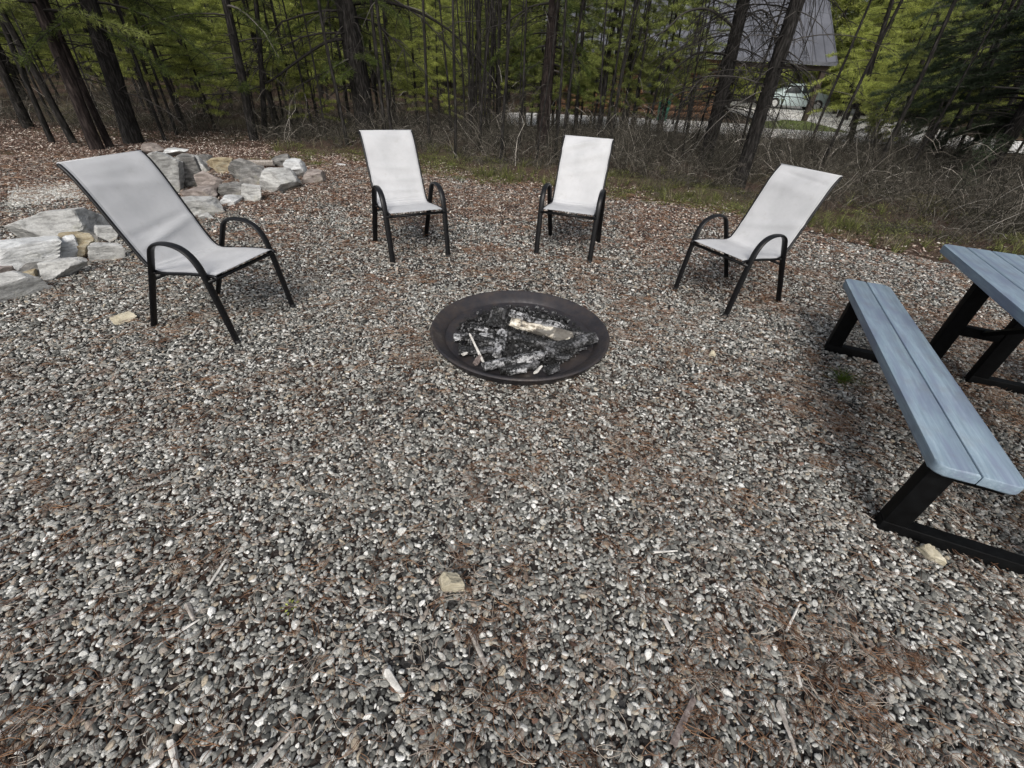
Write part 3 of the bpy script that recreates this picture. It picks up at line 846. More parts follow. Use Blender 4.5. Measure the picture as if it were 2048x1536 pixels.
FL = [('charred_log', 'black cracked stump of log standing at the back of the fire pan', (990, 655, .05), (1001, 617, .16), .052, .045, 'charcoal', (1, 1)),
      ('charred_log', 'grey charred log along the back right of the fire pan, behind the pale split log', (1020, 630, .075), (1128, 662, .07), .03, .034, 'ash_wood', (1, .9)),
      ('split_log', 'pale half burnt split log across the middle of the fire pan', (1022, 644, .085), (1143, 676, .085), .026, .034, 'birch', (1, .8)),
      ('charred_log', 'black log with checked bark at the right side of the fire pan', (1090, 704, .075), (1187, 672, .085), .033, .038, 'charcoal', (1, .85)),
      ('charred_log', 'ash whitened log at the front centre of the fire pan', (968, 734, .06), (1092, 708, .075), .034, .026, 'ash_wood', (1, .8)),
      ('charred_log', 'short ashy stick slanting beside the black stump', (1006, 664, .08), (994, 712, .06), .022, .026, 'ash_wood', (1, .7)),
      ('burnt_stick', 'thin tan stick at the left side of the fire pan', (940, 668, .10), (972, 734, .055), .006, .007, 'pale_wood', (1, .8)),
      ('charred_log', 'grey black log lying at the left back of the fire pan', (908, 676, .06), (985, 672, .065), .026, .022, 'ash_wood', (1, .8)),
      ('charred_log', 'dark charred log at the left front of the fire pan', (918, 702, .05), (985, 700, .05), .03, .022, 'charcoal', (1, .7)),
      ('charred_chunk', 'whitish ash covered chunk at the front of the fire pan', (1013, 742, .05), (1051, 739, .05), .026, .022, 'ash_wood', (1, .7)),
      ('charred_chunk', 'dark grey slab leaning at the right front of the fire pan', (1100, 712, .05), (1140, 716, .06), .028, .022, 'charcoal', (1, .6)),
      ('charred_chunk', 'small pale bit of wood at the front right of the fire pan', (1070, 745, .045), (1083, 732, .05), .010, .008, 'pale_wood', (1, .6)),
      ('charred_chunk', 'black lump of char at the front right edge of the fire pan', (1092, 742, .045), (1116, 734, .045), .02, .018, 'charcoal', (1, .8)),
      ('charred_chunk', 'black charred butt of wood left of the ashy stick in the fire pan', (945, 690, .06), (975, 682, .06), .026, .02, 'charcoal', (1, .8)),
      ('charred_chunk', 'grey split chunk lying behind the left log in the fire pan', (940, 655, .05), (975, 662, .05), .022, .018, 'ash_wood', (1, .6)),
      ('charred_chunk', 'black stub at the back right end of the pale split log', (1140, 662, .05), (1168, 668, .05), .024, .018, 'charcoal', (1, .7)),
      ('charred_chunk', 'thin black splinter under the checked black log', (1120, 706, .045), (1172, 696, .05), .012, .008, 'charcoal', (1, .7)),
      ('charred_chunk', 'dark curled bark piece at the left front of the fire pan', (950, 728, .05), (962, 712, .07), .016, .012, 'bark_piece', (1, .5)),
      ('charred_chunk', 'ashy crumbled chunk in the centre front of the fire pan', (1040, 722, .06), (1066, 724, .06), .018, .014, 'ash_wood', (1, .7)),
      ('charred_log', 'black charred log under the pale split log in the middle of the fire pan', (1030, 676, .06), (1120, 694, .06), .030, .026, 'charcoal', (1, .85)),
      ('charred_log', 'dark log under the ash whitened front log in the fire pan', (1000, 740, .045), (1075, 726, .045), .024, .028, 'charcoal', (1, .8)),
      ('charred_log', 'ash streaked log end behind the black stump in the fire pan', (1006, 640, .07), (1050, 632, .06), .026, .022, 'ash_wood', (1, .8)),
      ('charred_log', 'black log between the left back log and the ashy stick in the fire pan', (950, 676, .08), (1010, 690, .06), .026, .022, 'charcoal', (1, .8)),
      ('charred_log', 'dark log end against the right wall of the fire pan', (1140, 700, .05), (1160, 690, .06), .028, .022, 'charcoal', (1, .8)),
      ('charred_chunk', 'little white ash lump at the left front of the fire pan', (925, 709, .06), (934, 706, .06), .010, .008, 'pale_wood', (1, .7))]
for i, (nm, lb, a, b, r0, r1, mt, fl) in enumerate(FL):
    log_piece(nm, lb, gp(*a), gp(*b), r0*1.4, r1*1.4, M[mt], 11+i*3.7, fl, 'firewood', rough=.42, group=G_)

# ------------------------------------------------------------------ picnic table
pt_o = Vector((1.565, 1.126, 0)); U = Vector((0.376, 0.9266, 0)).normalized()
ang = math.atan2(U.y, U.x) - PI/2
pt = empty('picnic_table', pt_o, ang, 'blue grey plank picnic table with attached bench on black steel frames', 'picnic table')
# local axes: x = across (towards the table), y = along
def plank(nm, x0, x1, y0, y1, z1, th):
    mb = MB(); mb.box((0, 0, 0), (x1-x0, y1-y0, th), bev=0.010)
    o = ob(nm, mb.mesh(nm, M['plank'], True, R(35)), pt); o.location = ((x0+x1)/2, (y0+y1)/2, z1-th/2); return o
def rboard(nm, x0, x1, y0, y1, z1, th, corners, rad=0.035):
    """plank whose outer corners are rounded in plan, edges eased"""
    import bmesh
    bm = bmesh.new(); pts = []
    cs = [(x0, y0, 'a'), (x1, y0, 'b'), (x1, y1, 'c'), (x0, y1, 'd')]
    cx = {'a': (x0+rad, y0+rad, PI), 'b': (x1-rad, y0+rad, 1.5*PI), 'c': (x1-rad, y1-rad, 0), 'd': (x0+rad, y1-rad, .5*PI)}
    for x, y, k in cs:
        if k in corners:
            for i in range(6):
                a = cx[k][2] + PI/2*i/5; pts.append((cx[k][0]+rad*math.cos(a), cx[k][1]+rad*math.sin(a)))
        else: pts.append((x, y))
    mx, my = (x0+x1)/2, (y0+y1)/2
    vb = [bm.verts.new((p[0]-mx, p[1]-my, -th/2)) for p in pts]; vt = [bm.verts.new((p[0]-mx, p[1]-my, th/2)) for p in pts]
    k = len(pts)
    bm.faces.new(list(reversed(vb))); bm.faces.new(vt)
    for i in range(k): bm.faces.new((vb[i], vb[(i+1) % k], vt[(i+1) % k], vt[i]))
    ed = [e for e in bm.edges if abs(e.verts[0].co.z - e.verts[1].co.z) < 1e-6]
    bmesh.ops.bevel(bm, geom=ed, offset=0.008, segments=3, affect='EDGES', profile=0.5)
    me = bpy.data.meshes.new(nm); bm.to_mesh(me); bm.free(); me.materials.append(M['plank'])
    me.polygons.foreach_set('use_smooth', [True]*len(me.polygons)); me.set_sharp_from_angle(angle=R(40))
    o = ob(nm, me, pt); o.location = (mx, my, z1-th/2); return o
rboard('bench_plank', 0, .131, 0, 1.965, .45, .045, 'ad')
rboard('bench_plank', .135, .266, 0, 1.965, .45, .045, 'bc')
TX0 = .425; pw = .125
for i in range(5):
    x0 = TX0 + i*(pw+.004)
    rboard('table_plank', x0, x0+pw, 0.0, 2.035, .75, .045, {0: 'ad', 4: 'bc'}.get(i, ''))
TC = TX0 + 2.5*pw + .008
rboard('bench_plank', 2*TC-.131, 2*TC, 0, 1.965, .45, .045, 'bc')
rboard('bench_plank', 2*TC-.266, 2*TC-.135, 0, 1.965, .45, .045, 'ad')
for u0 in (0.075, 1.70):
    fr = MB(); PW, PD = .085, .06
    for s_ in (0, 1):
        X = (lambda x: x) if s_ == 0 else (lambda x: 2*TC - x)
        def bar(xa, xb, za, zb, dd=0.0): fr.box(((X(xa)+X(xb))/2, u0, (za+zb)/2), (abs(xb-xa), PD-dd, zb-za), bev=.003)
        bar(.022, .022+PW, .07, .403)                    # bench post
        bar(.022, .645, .008, .068, .002)                # base bar
        bar(.645-PW, .645, .07, .703)                    # table post
        bar(.024+PW, .26, .36, .401, .01)                # arm under the bench
    fr.box((TC, u0, .34), (2*(TC-.647), PD-.012, .06), bev=.003)
    fr.box((TC, u0, .68), (2*(TC-.647), PD-.012, .04), bev=.003)
    ob('leg_frame', fr.mesh('leg_frame', M['frame_steel'], True, R(35)), pt)
    bs = MB(); s1 = 1 if u0 < 1 else -1
    bs.tube([(TC, u0+s1*.025, .35), (TC, u0+s1*.62, .70)], .018, 4)
    ob('brace', bs.mesh('brace', M['frame_steel']), pt)

# ------------------------------------------------------------------ boulders
def boulder(name, label, box, mat, seed, dep=0.85, tilt=0.0, yaw=0.0, group='boulders piled at the left edge of the yard', lift=0.0, rounded=0.0, cat='boulder', nz=0.06):
    x0, x1, y0, y1 = box
    base = gp((x0+x1)/2, y1)
    fd = base.y*math.cos(PITCH) + HC*math.sin(PITCH)
    wd = (x1-x0)/F*fd*0.97
    dp = wd*dep
    back = Vector((base.x, base.y, 0)).normalized()
    c = base + back*(dp*0.42)
    lo, hi = 0.02, 2.0
    for _ in range(30):
        h_ = (lo+hi)/2
        yy = pj((c.x+back.x*dp*.05, c.y+back.y*dp*.05, h_+lift))[1]
        if yy > y0: lo = h_
        else: hi = h_
    h_ = max(h_, 0.18*wd)
    rnd = np.random.default_rng(seed)
    V, Fc = ICO4
    nrm = rnd.normal(size=(13, 3))
    for q, ax in enumerate(((1, 0, 0), (-1, 0, 0), (0, 1, 0), (0, -1, 0), (0, 0, 1))): nrm[q+1] = np.array(ax)*3.0 + nrm[q+1]*0.9
    nrm /= np.linalg.norm(nrm, axis=1)[:, None]
    hh = 0.62 + 0.42*rnd.random(13); hh[1:6] = 0.6 + 0.2*rnd.random(5)
    nrm[0] = (0.1*rnd.normal(), 0.1*rnd.normal(), 1); nrm[0] /= np.linalg.norm(nrm[0]); hh[0] = 0.7
    dd = V @ nrm.T
    rad = np.where(dd > 0.02, hh[None, :]/np.maximum(dd, 0.02), 9).min(axis=1)
    rad = np.minimum(rad, 1.3); rad = rad*(1-rounded) + rounded*0.9
    W = V*rad[:, None]
    ns = np.array([mn.fractal(Vector(p*2.2) + Vector((seed, 0, 0)), 1.0, 2.1, 5) for p in W])
    W *= (1 + nz*ns)[:, None]
    ct, st = math.cos(tilt), math.sin(tilt)
    W = np.stack([W[:, 0]*ct - W[:, 2]*st, W[:, 1], W[:, 0]*st + W[:, 2]*ct], 1)
    mnv, mxv = W.min(0), W.max(0)
    W = (W - (mnv+mxv)/2)/((mxv-mnv)/2)
    W *= np.array([wd/2*1.0, dp/2*0.98, h_*0.66])
    W[:, 2] += h_*0.38
    W[:, 2] = np.maximum(W[:, 2], -0.03)
    me = npmesh(name, W, Fc, mat, True)
    me.set_sharp_from_angle(angle=R(16))
    o = ob(name, me, loc=(c.x, c.y, lift + (0.0)))
    o.rotation_euler = (0, 0, -math.atan2(back.x, back.y) + yaw)
    return tag(o, label, cat, group)
BL = [((316, 385, 303, 388), 'rock_grey', 'tall striated grey boulder at the left end of the far rock pile', dict(tilt=-.15, dep=.8)),
      ((368, 414, 309, 378), 'rock_dark', 'smooth dark grey boulder right of the tall striated boulder', dict(rounded=.3)),
      ((336, 382, 297, 318), 'rock_pale', 'small pale rock behind the top of the tall striated boulder', dict(lift=.05)),
      ((384, 420, 311, 347), 'rock_grey', 'narrow leaning grey rock above the pinkish block', dict(tilt=.5)),
      ((400, 434, 309, 333), 'rock_dark', 'small rough dark rock at the back of the far rock pile', {}),
      ((424, 477, 313, 349), 'rock_tan', 'tan and rust blocky boulder near the back of the far pile', dict(tilt=.1)),
      ((403, 453, 342, 391), 'rock_brown', 'pinkish grey block leaning under the tan boulder', dict(tilt=.2)),
      ((466, 522, 318, 362), 'rock_dark', 'dark slab with pale top edge leaning over a mossy rock', dict(tilt=-.45)),
      ((482, 543, 335, 372), 'rock_dark', 'mossy dark rock under the leaning slab', {}),
      ((444, 494, 365, 400), 'rock_dark', 'angular dark block with pale flat top at the front of the far pile', dict(dep=.7)),
      ((486, 530, 366, 406), 'rock_grey', 'grey wedge shaped rock left of the big rounded boulder', dict(tilt=-.3)),
      ((527, 608, 337, 388), 'rock_grey', 'big rounded mossy boulder at the right of the far pile', dict(rounded=.35)),
      ((574, 621, 319, 358), 'rock_pale', 'white speckled boulder behind the big rounded boulder', dict(rounded=.2)),
      ((547, 592, 311, 338), 'rock_dark', 'flat topped grey rock at the top right of the far pile', {}),
      ((606, 655, 339, 369), 'rock_brown', 'rightmost low tapered rock of the far pile', dict(rounded=.2)),
      ((374, 443, 375, 405), 'rock_brown', 'low brown rock in front of the tall striated boulder', {}),
      ((362, 449, 395, 437), 'rock_grey', 'flat mossy slab lying at the front of the far pile', dict(dep=.7)),
      ((444, 489, 392, 413), 'rock_pale', 'small flat pale rock at the foot of the angular dark block', {}),
      ((402, 430, 427, 442), 'rock_grey', 'little grey stone in front of the flat mossy slab', {}),
      ((289, 331, 287, 314), 'rock_brown', 'brown boulder behind the near chair at the edge of the wood', {}),
      ((64, 220, 418, 488), 'rock_grey', 'long layered grey slab at the top of the near left rocks', dict(dep=.55, tilt=.06)),
      ((-12, 136, 482, 549), 'rock_pale', 'broad pale slab at the left edge of the picture', dict(dep=.7)),
      ((108, 172, 474, 527), 'rock_pale', 'pale pointed slab leaning on the broad pale slab', dict(tilt=.35)),
      ((141, 202, 467, 520), 'rock_tan', 'yellow and rust stained rock between the pale slabs', {}),
      ((202, 247, 450, 484), 'rock_grey', 'grey rock partly behind the back of the near chair', {}),
      ((176, 208, 463, 488), 'rock_dark', 'small dark rock behind the yellow stained rock', {}),
      ((189, 253, 485, 524), 'rock_grey', 'slanting grey slab right of the yellow stained rock', dict(dep=.5, tilt=-.2)),
      ((102, 182, 519, 558), 'rock_grey', 'low tapering grey slab in front of the pale pointed slab', dict(dep=.5)),
      ((44, 114, 527, 555), 'rock_dark', 'thin dark slab wedged under the broad pale slab', dict(dep=.5)),
      ((34, 80, 543, 565), 'rock_tan', 'small tan rock under the thin dark slab', {}),
      ((-14, 44, 536, 574), 'rock_brown', 'brownish rock cut by the left edge of the picture', {}),
      ((-20, 98, 552, 604), 'rock_grey', 'low grey slab nearest the camera at the left edge', dict(dep=.6))]
for i, (bx, mt, lb, kw) in enumerate(BL):
    boulder('boulder', lb, bx, M[mt], 40+i*5, **kw)
boulder('stone', 'cream flat stone lying on the gravel in front of the fire pan', (878, 932, 1150, 1192), M['rock_cream'], 5, dep=.75, group=None, cat='stone', nz=.08)
boulder('stone', 'cream flat stone by the lower bar of the near table frame', (1822, 1874, 1102, 1122), M['rock_cream'], 8, dep=.5, group=None, cat='stone', nz=.08)
boulder('stone', 'tan layered stone left of the near chair feet', (233, 276, 629, 649), M['rock_cream'], 9, dep=.6, group=None, cat='stone', nz=.08)
boulder('stone', 'white flat stone on the brown litter left of the second chair', (672, 692, 327, 333), M['rock_pale'], 12, dep=.9, group=None, cat='stone')
boulder('stone', 'small tan stone on the gravel right of the fire pan', (1413, 1428, 703, 718), M['rock_cream'], 14, dep=.8, group=None, cat='stone')

log_piece('log', 'weathered pole lying behind the far rock pile', gp(428, 324, .08), gp(548, 326, .1), .045, .05, M['dead_wood'], 77, (1, 1), 'log')

# sticks on the gravel
ST = [((1308, 1104), (1354, 1101), .006, 'pale_wood', 'white wood chip on the gravel below the fire pan, right of the cream stone'),
      ((418, 1170), (452, 1117), .006, 'pale_wood', 'pale tapered stick on the gravel below the near chair'),
      ((508, 1540), (602, 1440), .006, 'dead_wood', 'long thin grey stick at the bottom edge of the picture'),
      ((940, 1262), (972, 1332), .009, 'dead_wood', 'short grey stick on the gravel below the cream stone'),
      ((1556, 1405), (1590, 1502), .009, 'dead_wood', 'grey stick at the lower right of the gravel'),
      ((1346, 1490), (1388, 1396), .013, 'bark_piece', 'brown strip of bark at the bottom right of the gravel'),
      ((1572, 1262), (1600, 1206), .004, 'pale_wood', 'thin curved twig on the gravel at the right'),
      ((384, 672), (400, 648), .006, 'pale_wood', 'short stick between the feet of the near chair'),
      ((1868, 1048), (1924, 1088), .007, 'dead_wood', 'grey stick in the corner of the near table frame'),
      ((336, 1278), (398, 1240), .006, 'pale_wood', 'pale stick at the lower left of the gravel'),
      ((150, 772), (172, 748), .007, 'dead_wood', 'broken stick on the gravel left of the near chair'),
      ((772, 1342), (806, 1390), .011, 'pale_wood', 'flat pale wood chip near the bottom centre'),
      ((1328, 1238), (1346, 1272), .011, 'pale_wood', 'whitish chip of wood at the lower right of centre'),
      ((374, 1208), (388, 1240), .011, 'dead_wood', 'grey chip of wood above the pale stick at lower left'),
      ((340, 1480), (352, 1536), .012, 'pale_wood', 'pale chip at the bottom left edge of the picture'),
      ((1240, 680), (1268, 684), .006, 'pale_wood', 'short stick just right of the fire pan rim'),
      ((1590, 1330), (1602, 1372), .006, 'pale_wood', 'small pale splinter right of the thin curved twig'),
      ((55, 1250), (150, 1216), .005, 'bark_piece', 'dark thin twig on the gravel at far left')]
for i, (a, b, r_, mt, lb) in enumerate(ST):
    A, B = gp(*a, .024), gp(*b, .028)
    log_piece('stick', lb, A, B, r_*1.15, r_*.7, M[mt], 200+i, (1, .55), 'stick', nseg=10, ns=8, rough=.35)

# grass tuft by the bench and a sprig of weed
mb = MB(); random.seed(4)
t_ = tuft_mesh(110, 0.10, 0.075, M['grass_green'], .0022)
tag(ob('grass_tuft', t_, loc=gp(1681, 765, .01)), 'small green tuft of grass in the gravel left of the bench', 'grass tuft')
mb = MB()
for k in range(9):
    a = k*.7; p = Vector((math.cos(a)*.009*(1+k % 2), math.sin(a)*.009*(1+k % 2), .012+.004*(k % 3)))
    mb.add([p, p+Vector((.008*math.cos(a+.5), .008*math.sin(a+.5), .004)), p+Vector((.013*math.cos(a), .013*math.sin(a), .002)), p+Vector((.008*math.cos(a-.5), .008*math.sin(a-.5), .004))], [(0, 1, 2, 3)])
tag(ob('weed', mb.mesh('weed', M['needle_light']), loc=gp(583, 1218, .012)), 'tiny bright green weed sprouting in the gravel at lower left', 'weed')

# ------------------------------------------------------------------ trees
def needles(pos, dr, cnt, ln, wd, spread):
    """tufts: pos (n,3), dr (n,3) -> triangles"""
    n = len(pos); k = cnt
    p = np.repeat(pos, k, 0); d = np.repeat(dr, k, 0)
    d = d + rng.normal(size=d.shape)*spread; d /= np.linalg.norm(d, axis=1)[:, None]
    sd_ = np.cross(d, rng.normal(size=d.shape)); sd_ /= np.linalg.norm(sd_, axis=1)[:, None]
    L_ = ln*(0.6+0.7*rng.random((n*k, 1))); p = p + rng.normal(size=p.shape)*ln*0.22
    a = p - sd_*wd; b = p + sd_*wd; c = p + d*L_*0.6 + sd_*wd*.9; e = p + d*L_
    V = np.stack([a, b, c, e], 1).reshape(-1, 3)
    Fc = np.arange(len(V)).reshape(-1, 4)
    return V, Fc

def bough(start, az, L_, rise, droop, r0, wood, tp, td, step, side, rnd, live0=.25):
    d = Vector((math.cos(az), math.sin(az), rise)).normalized(); p = Vector(start); path = [p.copy()]
    n = 7
    for i in range(n):
        d = (d + Vector((rnd.gauss(0, .10), rnd.gauss(0, .10), -droop/n + rnd.gauss(0, .05)))).normalized()
        p = p + d*(L_/n); path.append(p.copy())
    wood.tube(path, [r0*(1-.8*i/n) for i in range(n+1)], 4, cap=False)
    q = live0*L_
    if tp is None: return path
    while q < L_:
        i = min(n-1, int(q/L_*n)); c = path[i].lerp(path[i+1], q/L_*n - i); t = (path[i+1]-path[i]).normalized()
        s0 = 1 if rnd.random() < .5 else -1
        for s_ in (s0, -s0):
            sl_ = side*(1-q/L_*.75)*rnd.uniform(.6, 1.2)
            e = (t.cross(Vector((0, 0, 1))).normalized()*s_ + t*.8 + Vector((0, 0, rnd.gauss(-.1, .18)))).normalized()
            if rnd.random() < .18: continue
            m_ = max(1, int(sl_/step))
            for k in range(m_):
                tp.append(c + e*(step*(k+.6))); td.append(e)
            if sl_ > .15: wood.tube([c, c+e*sl_*.9], [r0*.3, r0*.12], 3, cap=False)
        tp.append(c); td.append(t)
        q += step*.9
    tp.append(path[-1]); td.append(d)
    return path

def dead_twigs(wood, start, az, L_, rise, droop, r0, rnd, nsub=6):
    path = bough(start, az, L_, rise, droop, r0, wood, None, None, 1, 1, rnd)
    for k in range(nsub):
        i = rnd.randrange(1, 7); c = path[i]; t = (path[i+1]-path[i]).normalized()
        e = (t + Vector((rnd.gauss(0, .7), rnd.gauss(0, .7), rnd.gauss(-.4, .5)))).normalized(); l2 = L_*rnd.uniform(.12, .4)
        q1 = c+e*l2*.5; q2 = q1 + (e+Vector((0, 0, -.35))).normalized()*l2*.5
        wood.tube([c, q1, q2], [r0*.4, r0*.3, r0*.15], 3, cap=False)

def trunk_mesh(path, r0, r1, mat, flare=1.22, n=14):
    mb = MB(); P = sm(path, 5); k = len(P); vs = []
    L_ = sum((P[i+1]-P[i]).length for i in range(k-1)); s_ = 0
    for i, p in enumerate(P):
        if i: s_ += (p-P[i-1]).length
        t = s_/L_; rr = r0 + (r1-r0)*t + r0*(flare-1)*math.exp(-s_/0.22)
        for j in range(n):
            th = 6.2832*j/n; q = rr*(1+.10*mn.noise((math.cos(th)*1.3+p.x, math.sin(th)*1.3, s_*1.5)) + .12*math.exp(-s_/.25)*math.sin(th*3+p.x*9) + .04*mn.noise((math.cos(th)*5, math.sin(th)*5, s_*8)))
            vs.append(p + Vector((math.cos(th)*q, math.sin(th)*q, 0)))
    mb.add(vs, [(i*n+j, i*n+(j+1) % n, (i+1)*n+(j+1) % n, (i+1)*n+j) for i in range(k-1) for j in range(n)])
    return mb.mesh('trunk', mat, True)

def tree_parts(seed, H, r0, lean, mat, live=None, dead=None, nmat='needle_mid', fol=(10, .12, .009, .55), az0=None, arms=()):
    """returns meshes trunk, branches, crown; lean = horizontal offset at height H"""
    rnd = random.Random(seed)
    def tp_at(z): 
        t = z/H; return Vector((lean[0]*t + .05*math.sin(t*5+seed)*min(1, t*4), lean[1]*t + .05*math.cos(t*4+seed)*min(1, t*4) - .05*math.cos(seed)*min(1, t*4), z))
    path = [tp_at(H*i/8) + (Vector((0, 0, -.08)) if i == 0 else Vector()) for i in range(9)]
    tm = trunk_mesh(path, r0, max(.012, r0*.18), mat)
    wood = MB(); tp, td = [], []
    if dead:
        z0, z1, cnt, ln, droop, rr = dead
        for i in range(cnt):
            z = rnd.uniform(z0, z1)
            dead_twigs(wood, tp_at(z), rnd.random()*6.283, ln*rnd.uniform(.4, 1.2), rnd.uniform(-.1, .5), droop*rnd.uniform(.5, 1.4), rr*rnd.uniform(.6, 1.3), rnd)
    if live:
        z0, z1, cnt, ln, droop, rise, step, side = live
        for i in range(cnt):
            z = z0 + (z1-z0)*((i+rnd.random())/cnt)
            k = 1 - .75*max(0, (z-z0)/(H-z0))
            bough(tp_at(z), rnd.random()*6.283, ln*k*rnd.uniform(.65, 1.15), rise*rnd.uniform(.5, 1.4), droop*rnd.uniform(.6, 1.3), .012*k+.004, wood, tp, td, step, side*k, rnd)
    for (z, az, ln, rise, droop, lv) in arms:
        if lv: bough(tp_at(z), az, ln, rise, droop, .022, wood, tp, td, .11, .38, rnd, lv)
        else: dead_twigs(wood, tp_at(z), az, ln, rise, droop, .024, rnd, 16)
    wm = wood.mesh('branches', M['twig']) if wood.v else None
    cm = None
    if tp:
        V, Fc = needles(np.array([p[:] for p in tp]), np.array([p[:] for p in td]), *fol)
        cm = npmesh('crown', V, Fc, M[nmat])
    return tm, wm, cm
def plant(name, label, loc, parts, group=None, rz=0, s=1.0):
    r_ = empty(name, loc, rz, label, 'tree', group); r_.scale = (s, s, s)
    for nm, me in zip(('trunk', 'branches', 'crown'), parts):
        if me: ob(nm, me, r_)
    return r_

def front_tree(name, label, base, top, wpx, H, mat='bark', **kw):
    b = gp(*base); t = at_y(top[0], top[1], b.y)
    d = (t-b); lean = Vector((d.x/d.z*H, 0.0, 0))
    fd = b.y*math.cos(PITCH) + HC*math.sin(PITCH); r0 = wpx/2/F*fd/math.sqrt(1 + ((base[0]-1024)/F)**2)
    parts = tree_parts(base[0]*1.3, H, r0, lean, M[mat], **kw)
    return plant(name, label, (b.x, b.y, gh(b.x, b.y)-.02), parts)

FO = (24, .085, .0034, .85)
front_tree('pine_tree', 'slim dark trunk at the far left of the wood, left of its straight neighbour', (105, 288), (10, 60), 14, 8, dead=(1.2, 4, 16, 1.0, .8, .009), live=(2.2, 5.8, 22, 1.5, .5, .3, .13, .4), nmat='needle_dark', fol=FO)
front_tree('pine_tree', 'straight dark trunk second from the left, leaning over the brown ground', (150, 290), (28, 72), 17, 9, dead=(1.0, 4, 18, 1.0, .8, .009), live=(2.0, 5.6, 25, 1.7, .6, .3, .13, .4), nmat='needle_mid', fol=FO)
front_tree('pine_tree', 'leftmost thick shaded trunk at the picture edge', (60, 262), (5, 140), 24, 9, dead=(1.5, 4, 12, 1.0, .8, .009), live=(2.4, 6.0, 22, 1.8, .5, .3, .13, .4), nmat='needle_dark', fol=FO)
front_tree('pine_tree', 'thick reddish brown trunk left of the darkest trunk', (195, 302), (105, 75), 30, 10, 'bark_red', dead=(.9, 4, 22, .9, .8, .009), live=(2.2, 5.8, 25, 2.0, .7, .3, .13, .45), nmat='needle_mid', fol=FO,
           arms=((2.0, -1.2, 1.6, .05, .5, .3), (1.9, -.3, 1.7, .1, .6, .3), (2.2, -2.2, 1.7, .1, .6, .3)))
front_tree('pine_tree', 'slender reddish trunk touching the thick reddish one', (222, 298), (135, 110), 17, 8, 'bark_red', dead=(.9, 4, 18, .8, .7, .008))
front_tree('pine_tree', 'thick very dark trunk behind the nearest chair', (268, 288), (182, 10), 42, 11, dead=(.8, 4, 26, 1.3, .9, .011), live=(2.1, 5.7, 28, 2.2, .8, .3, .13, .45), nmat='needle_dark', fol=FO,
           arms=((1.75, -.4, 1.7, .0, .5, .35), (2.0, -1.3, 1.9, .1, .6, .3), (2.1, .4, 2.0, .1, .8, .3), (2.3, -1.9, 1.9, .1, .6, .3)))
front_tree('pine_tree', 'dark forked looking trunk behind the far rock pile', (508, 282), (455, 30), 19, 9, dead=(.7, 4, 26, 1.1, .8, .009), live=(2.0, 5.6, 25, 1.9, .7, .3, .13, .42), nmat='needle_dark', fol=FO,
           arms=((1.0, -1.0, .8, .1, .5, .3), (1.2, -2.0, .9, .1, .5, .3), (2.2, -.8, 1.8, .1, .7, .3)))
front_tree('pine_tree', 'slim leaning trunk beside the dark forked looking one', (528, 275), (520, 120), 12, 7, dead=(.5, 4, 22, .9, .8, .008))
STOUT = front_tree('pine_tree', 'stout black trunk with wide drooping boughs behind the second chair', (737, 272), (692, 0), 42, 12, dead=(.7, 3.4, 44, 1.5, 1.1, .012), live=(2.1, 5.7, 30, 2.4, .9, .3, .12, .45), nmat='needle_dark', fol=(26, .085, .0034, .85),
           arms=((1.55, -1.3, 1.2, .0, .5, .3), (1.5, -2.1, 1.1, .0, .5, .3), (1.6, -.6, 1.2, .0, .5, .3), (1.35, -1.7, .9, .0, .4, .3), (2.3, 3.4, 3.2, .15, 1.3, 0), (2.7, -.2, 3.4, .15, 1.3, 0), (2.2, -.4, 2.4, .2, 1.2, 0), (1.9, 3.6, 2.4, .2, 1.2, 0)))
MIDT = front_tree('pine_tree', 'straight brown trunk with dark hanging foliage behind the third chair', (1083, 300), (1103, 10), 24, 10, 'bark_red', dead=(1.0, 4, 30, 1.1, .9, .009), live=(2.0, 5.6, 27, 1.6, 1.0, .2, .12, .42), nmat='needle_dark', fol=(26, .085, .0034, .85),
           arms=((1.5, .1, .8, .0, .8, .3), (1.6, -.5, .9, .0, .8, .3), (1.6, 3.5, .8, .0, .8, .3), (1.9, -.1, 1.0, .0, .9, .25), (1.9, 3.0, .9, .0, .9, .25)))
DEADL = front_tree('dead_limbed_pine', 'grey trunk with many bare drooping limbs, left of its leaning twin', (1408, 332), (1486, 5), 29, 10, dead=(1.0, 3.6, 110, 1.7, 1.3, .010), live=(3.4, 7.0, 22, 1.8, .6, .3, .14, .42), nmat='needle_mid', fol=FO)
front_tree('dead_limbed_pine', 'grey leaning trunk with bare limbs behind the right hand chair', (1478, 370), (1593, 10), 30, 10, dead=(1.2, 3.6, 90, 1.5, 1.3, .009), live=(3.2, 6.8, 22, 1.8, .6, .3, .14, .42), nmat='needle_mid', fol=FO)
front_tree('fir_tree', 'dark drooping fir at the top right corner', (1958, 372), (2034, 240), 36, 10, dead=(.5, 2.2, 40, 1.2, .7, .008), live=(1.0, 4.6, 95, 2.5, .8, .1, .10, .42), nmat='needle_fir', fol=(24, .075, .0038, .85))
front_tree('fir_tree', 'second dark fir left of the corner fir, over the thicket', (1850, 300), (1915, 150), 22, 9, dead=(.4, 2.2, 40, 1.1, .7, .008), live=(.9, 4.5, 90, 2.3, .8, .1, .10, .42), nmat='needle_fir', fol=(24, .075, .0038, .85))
front_tree('fir_tree', 'shaded fir behind the two dark firs at the right', (1990, 322), (2020, 230), 20, 8, dead=(.4, 2.0, 20, 1.0, .7, .008), live=(.9, 4.5, 70, 2.3, .8, .1, .10, .42), nmat='needle_fir', fol=(24, .075, .0038, .85))
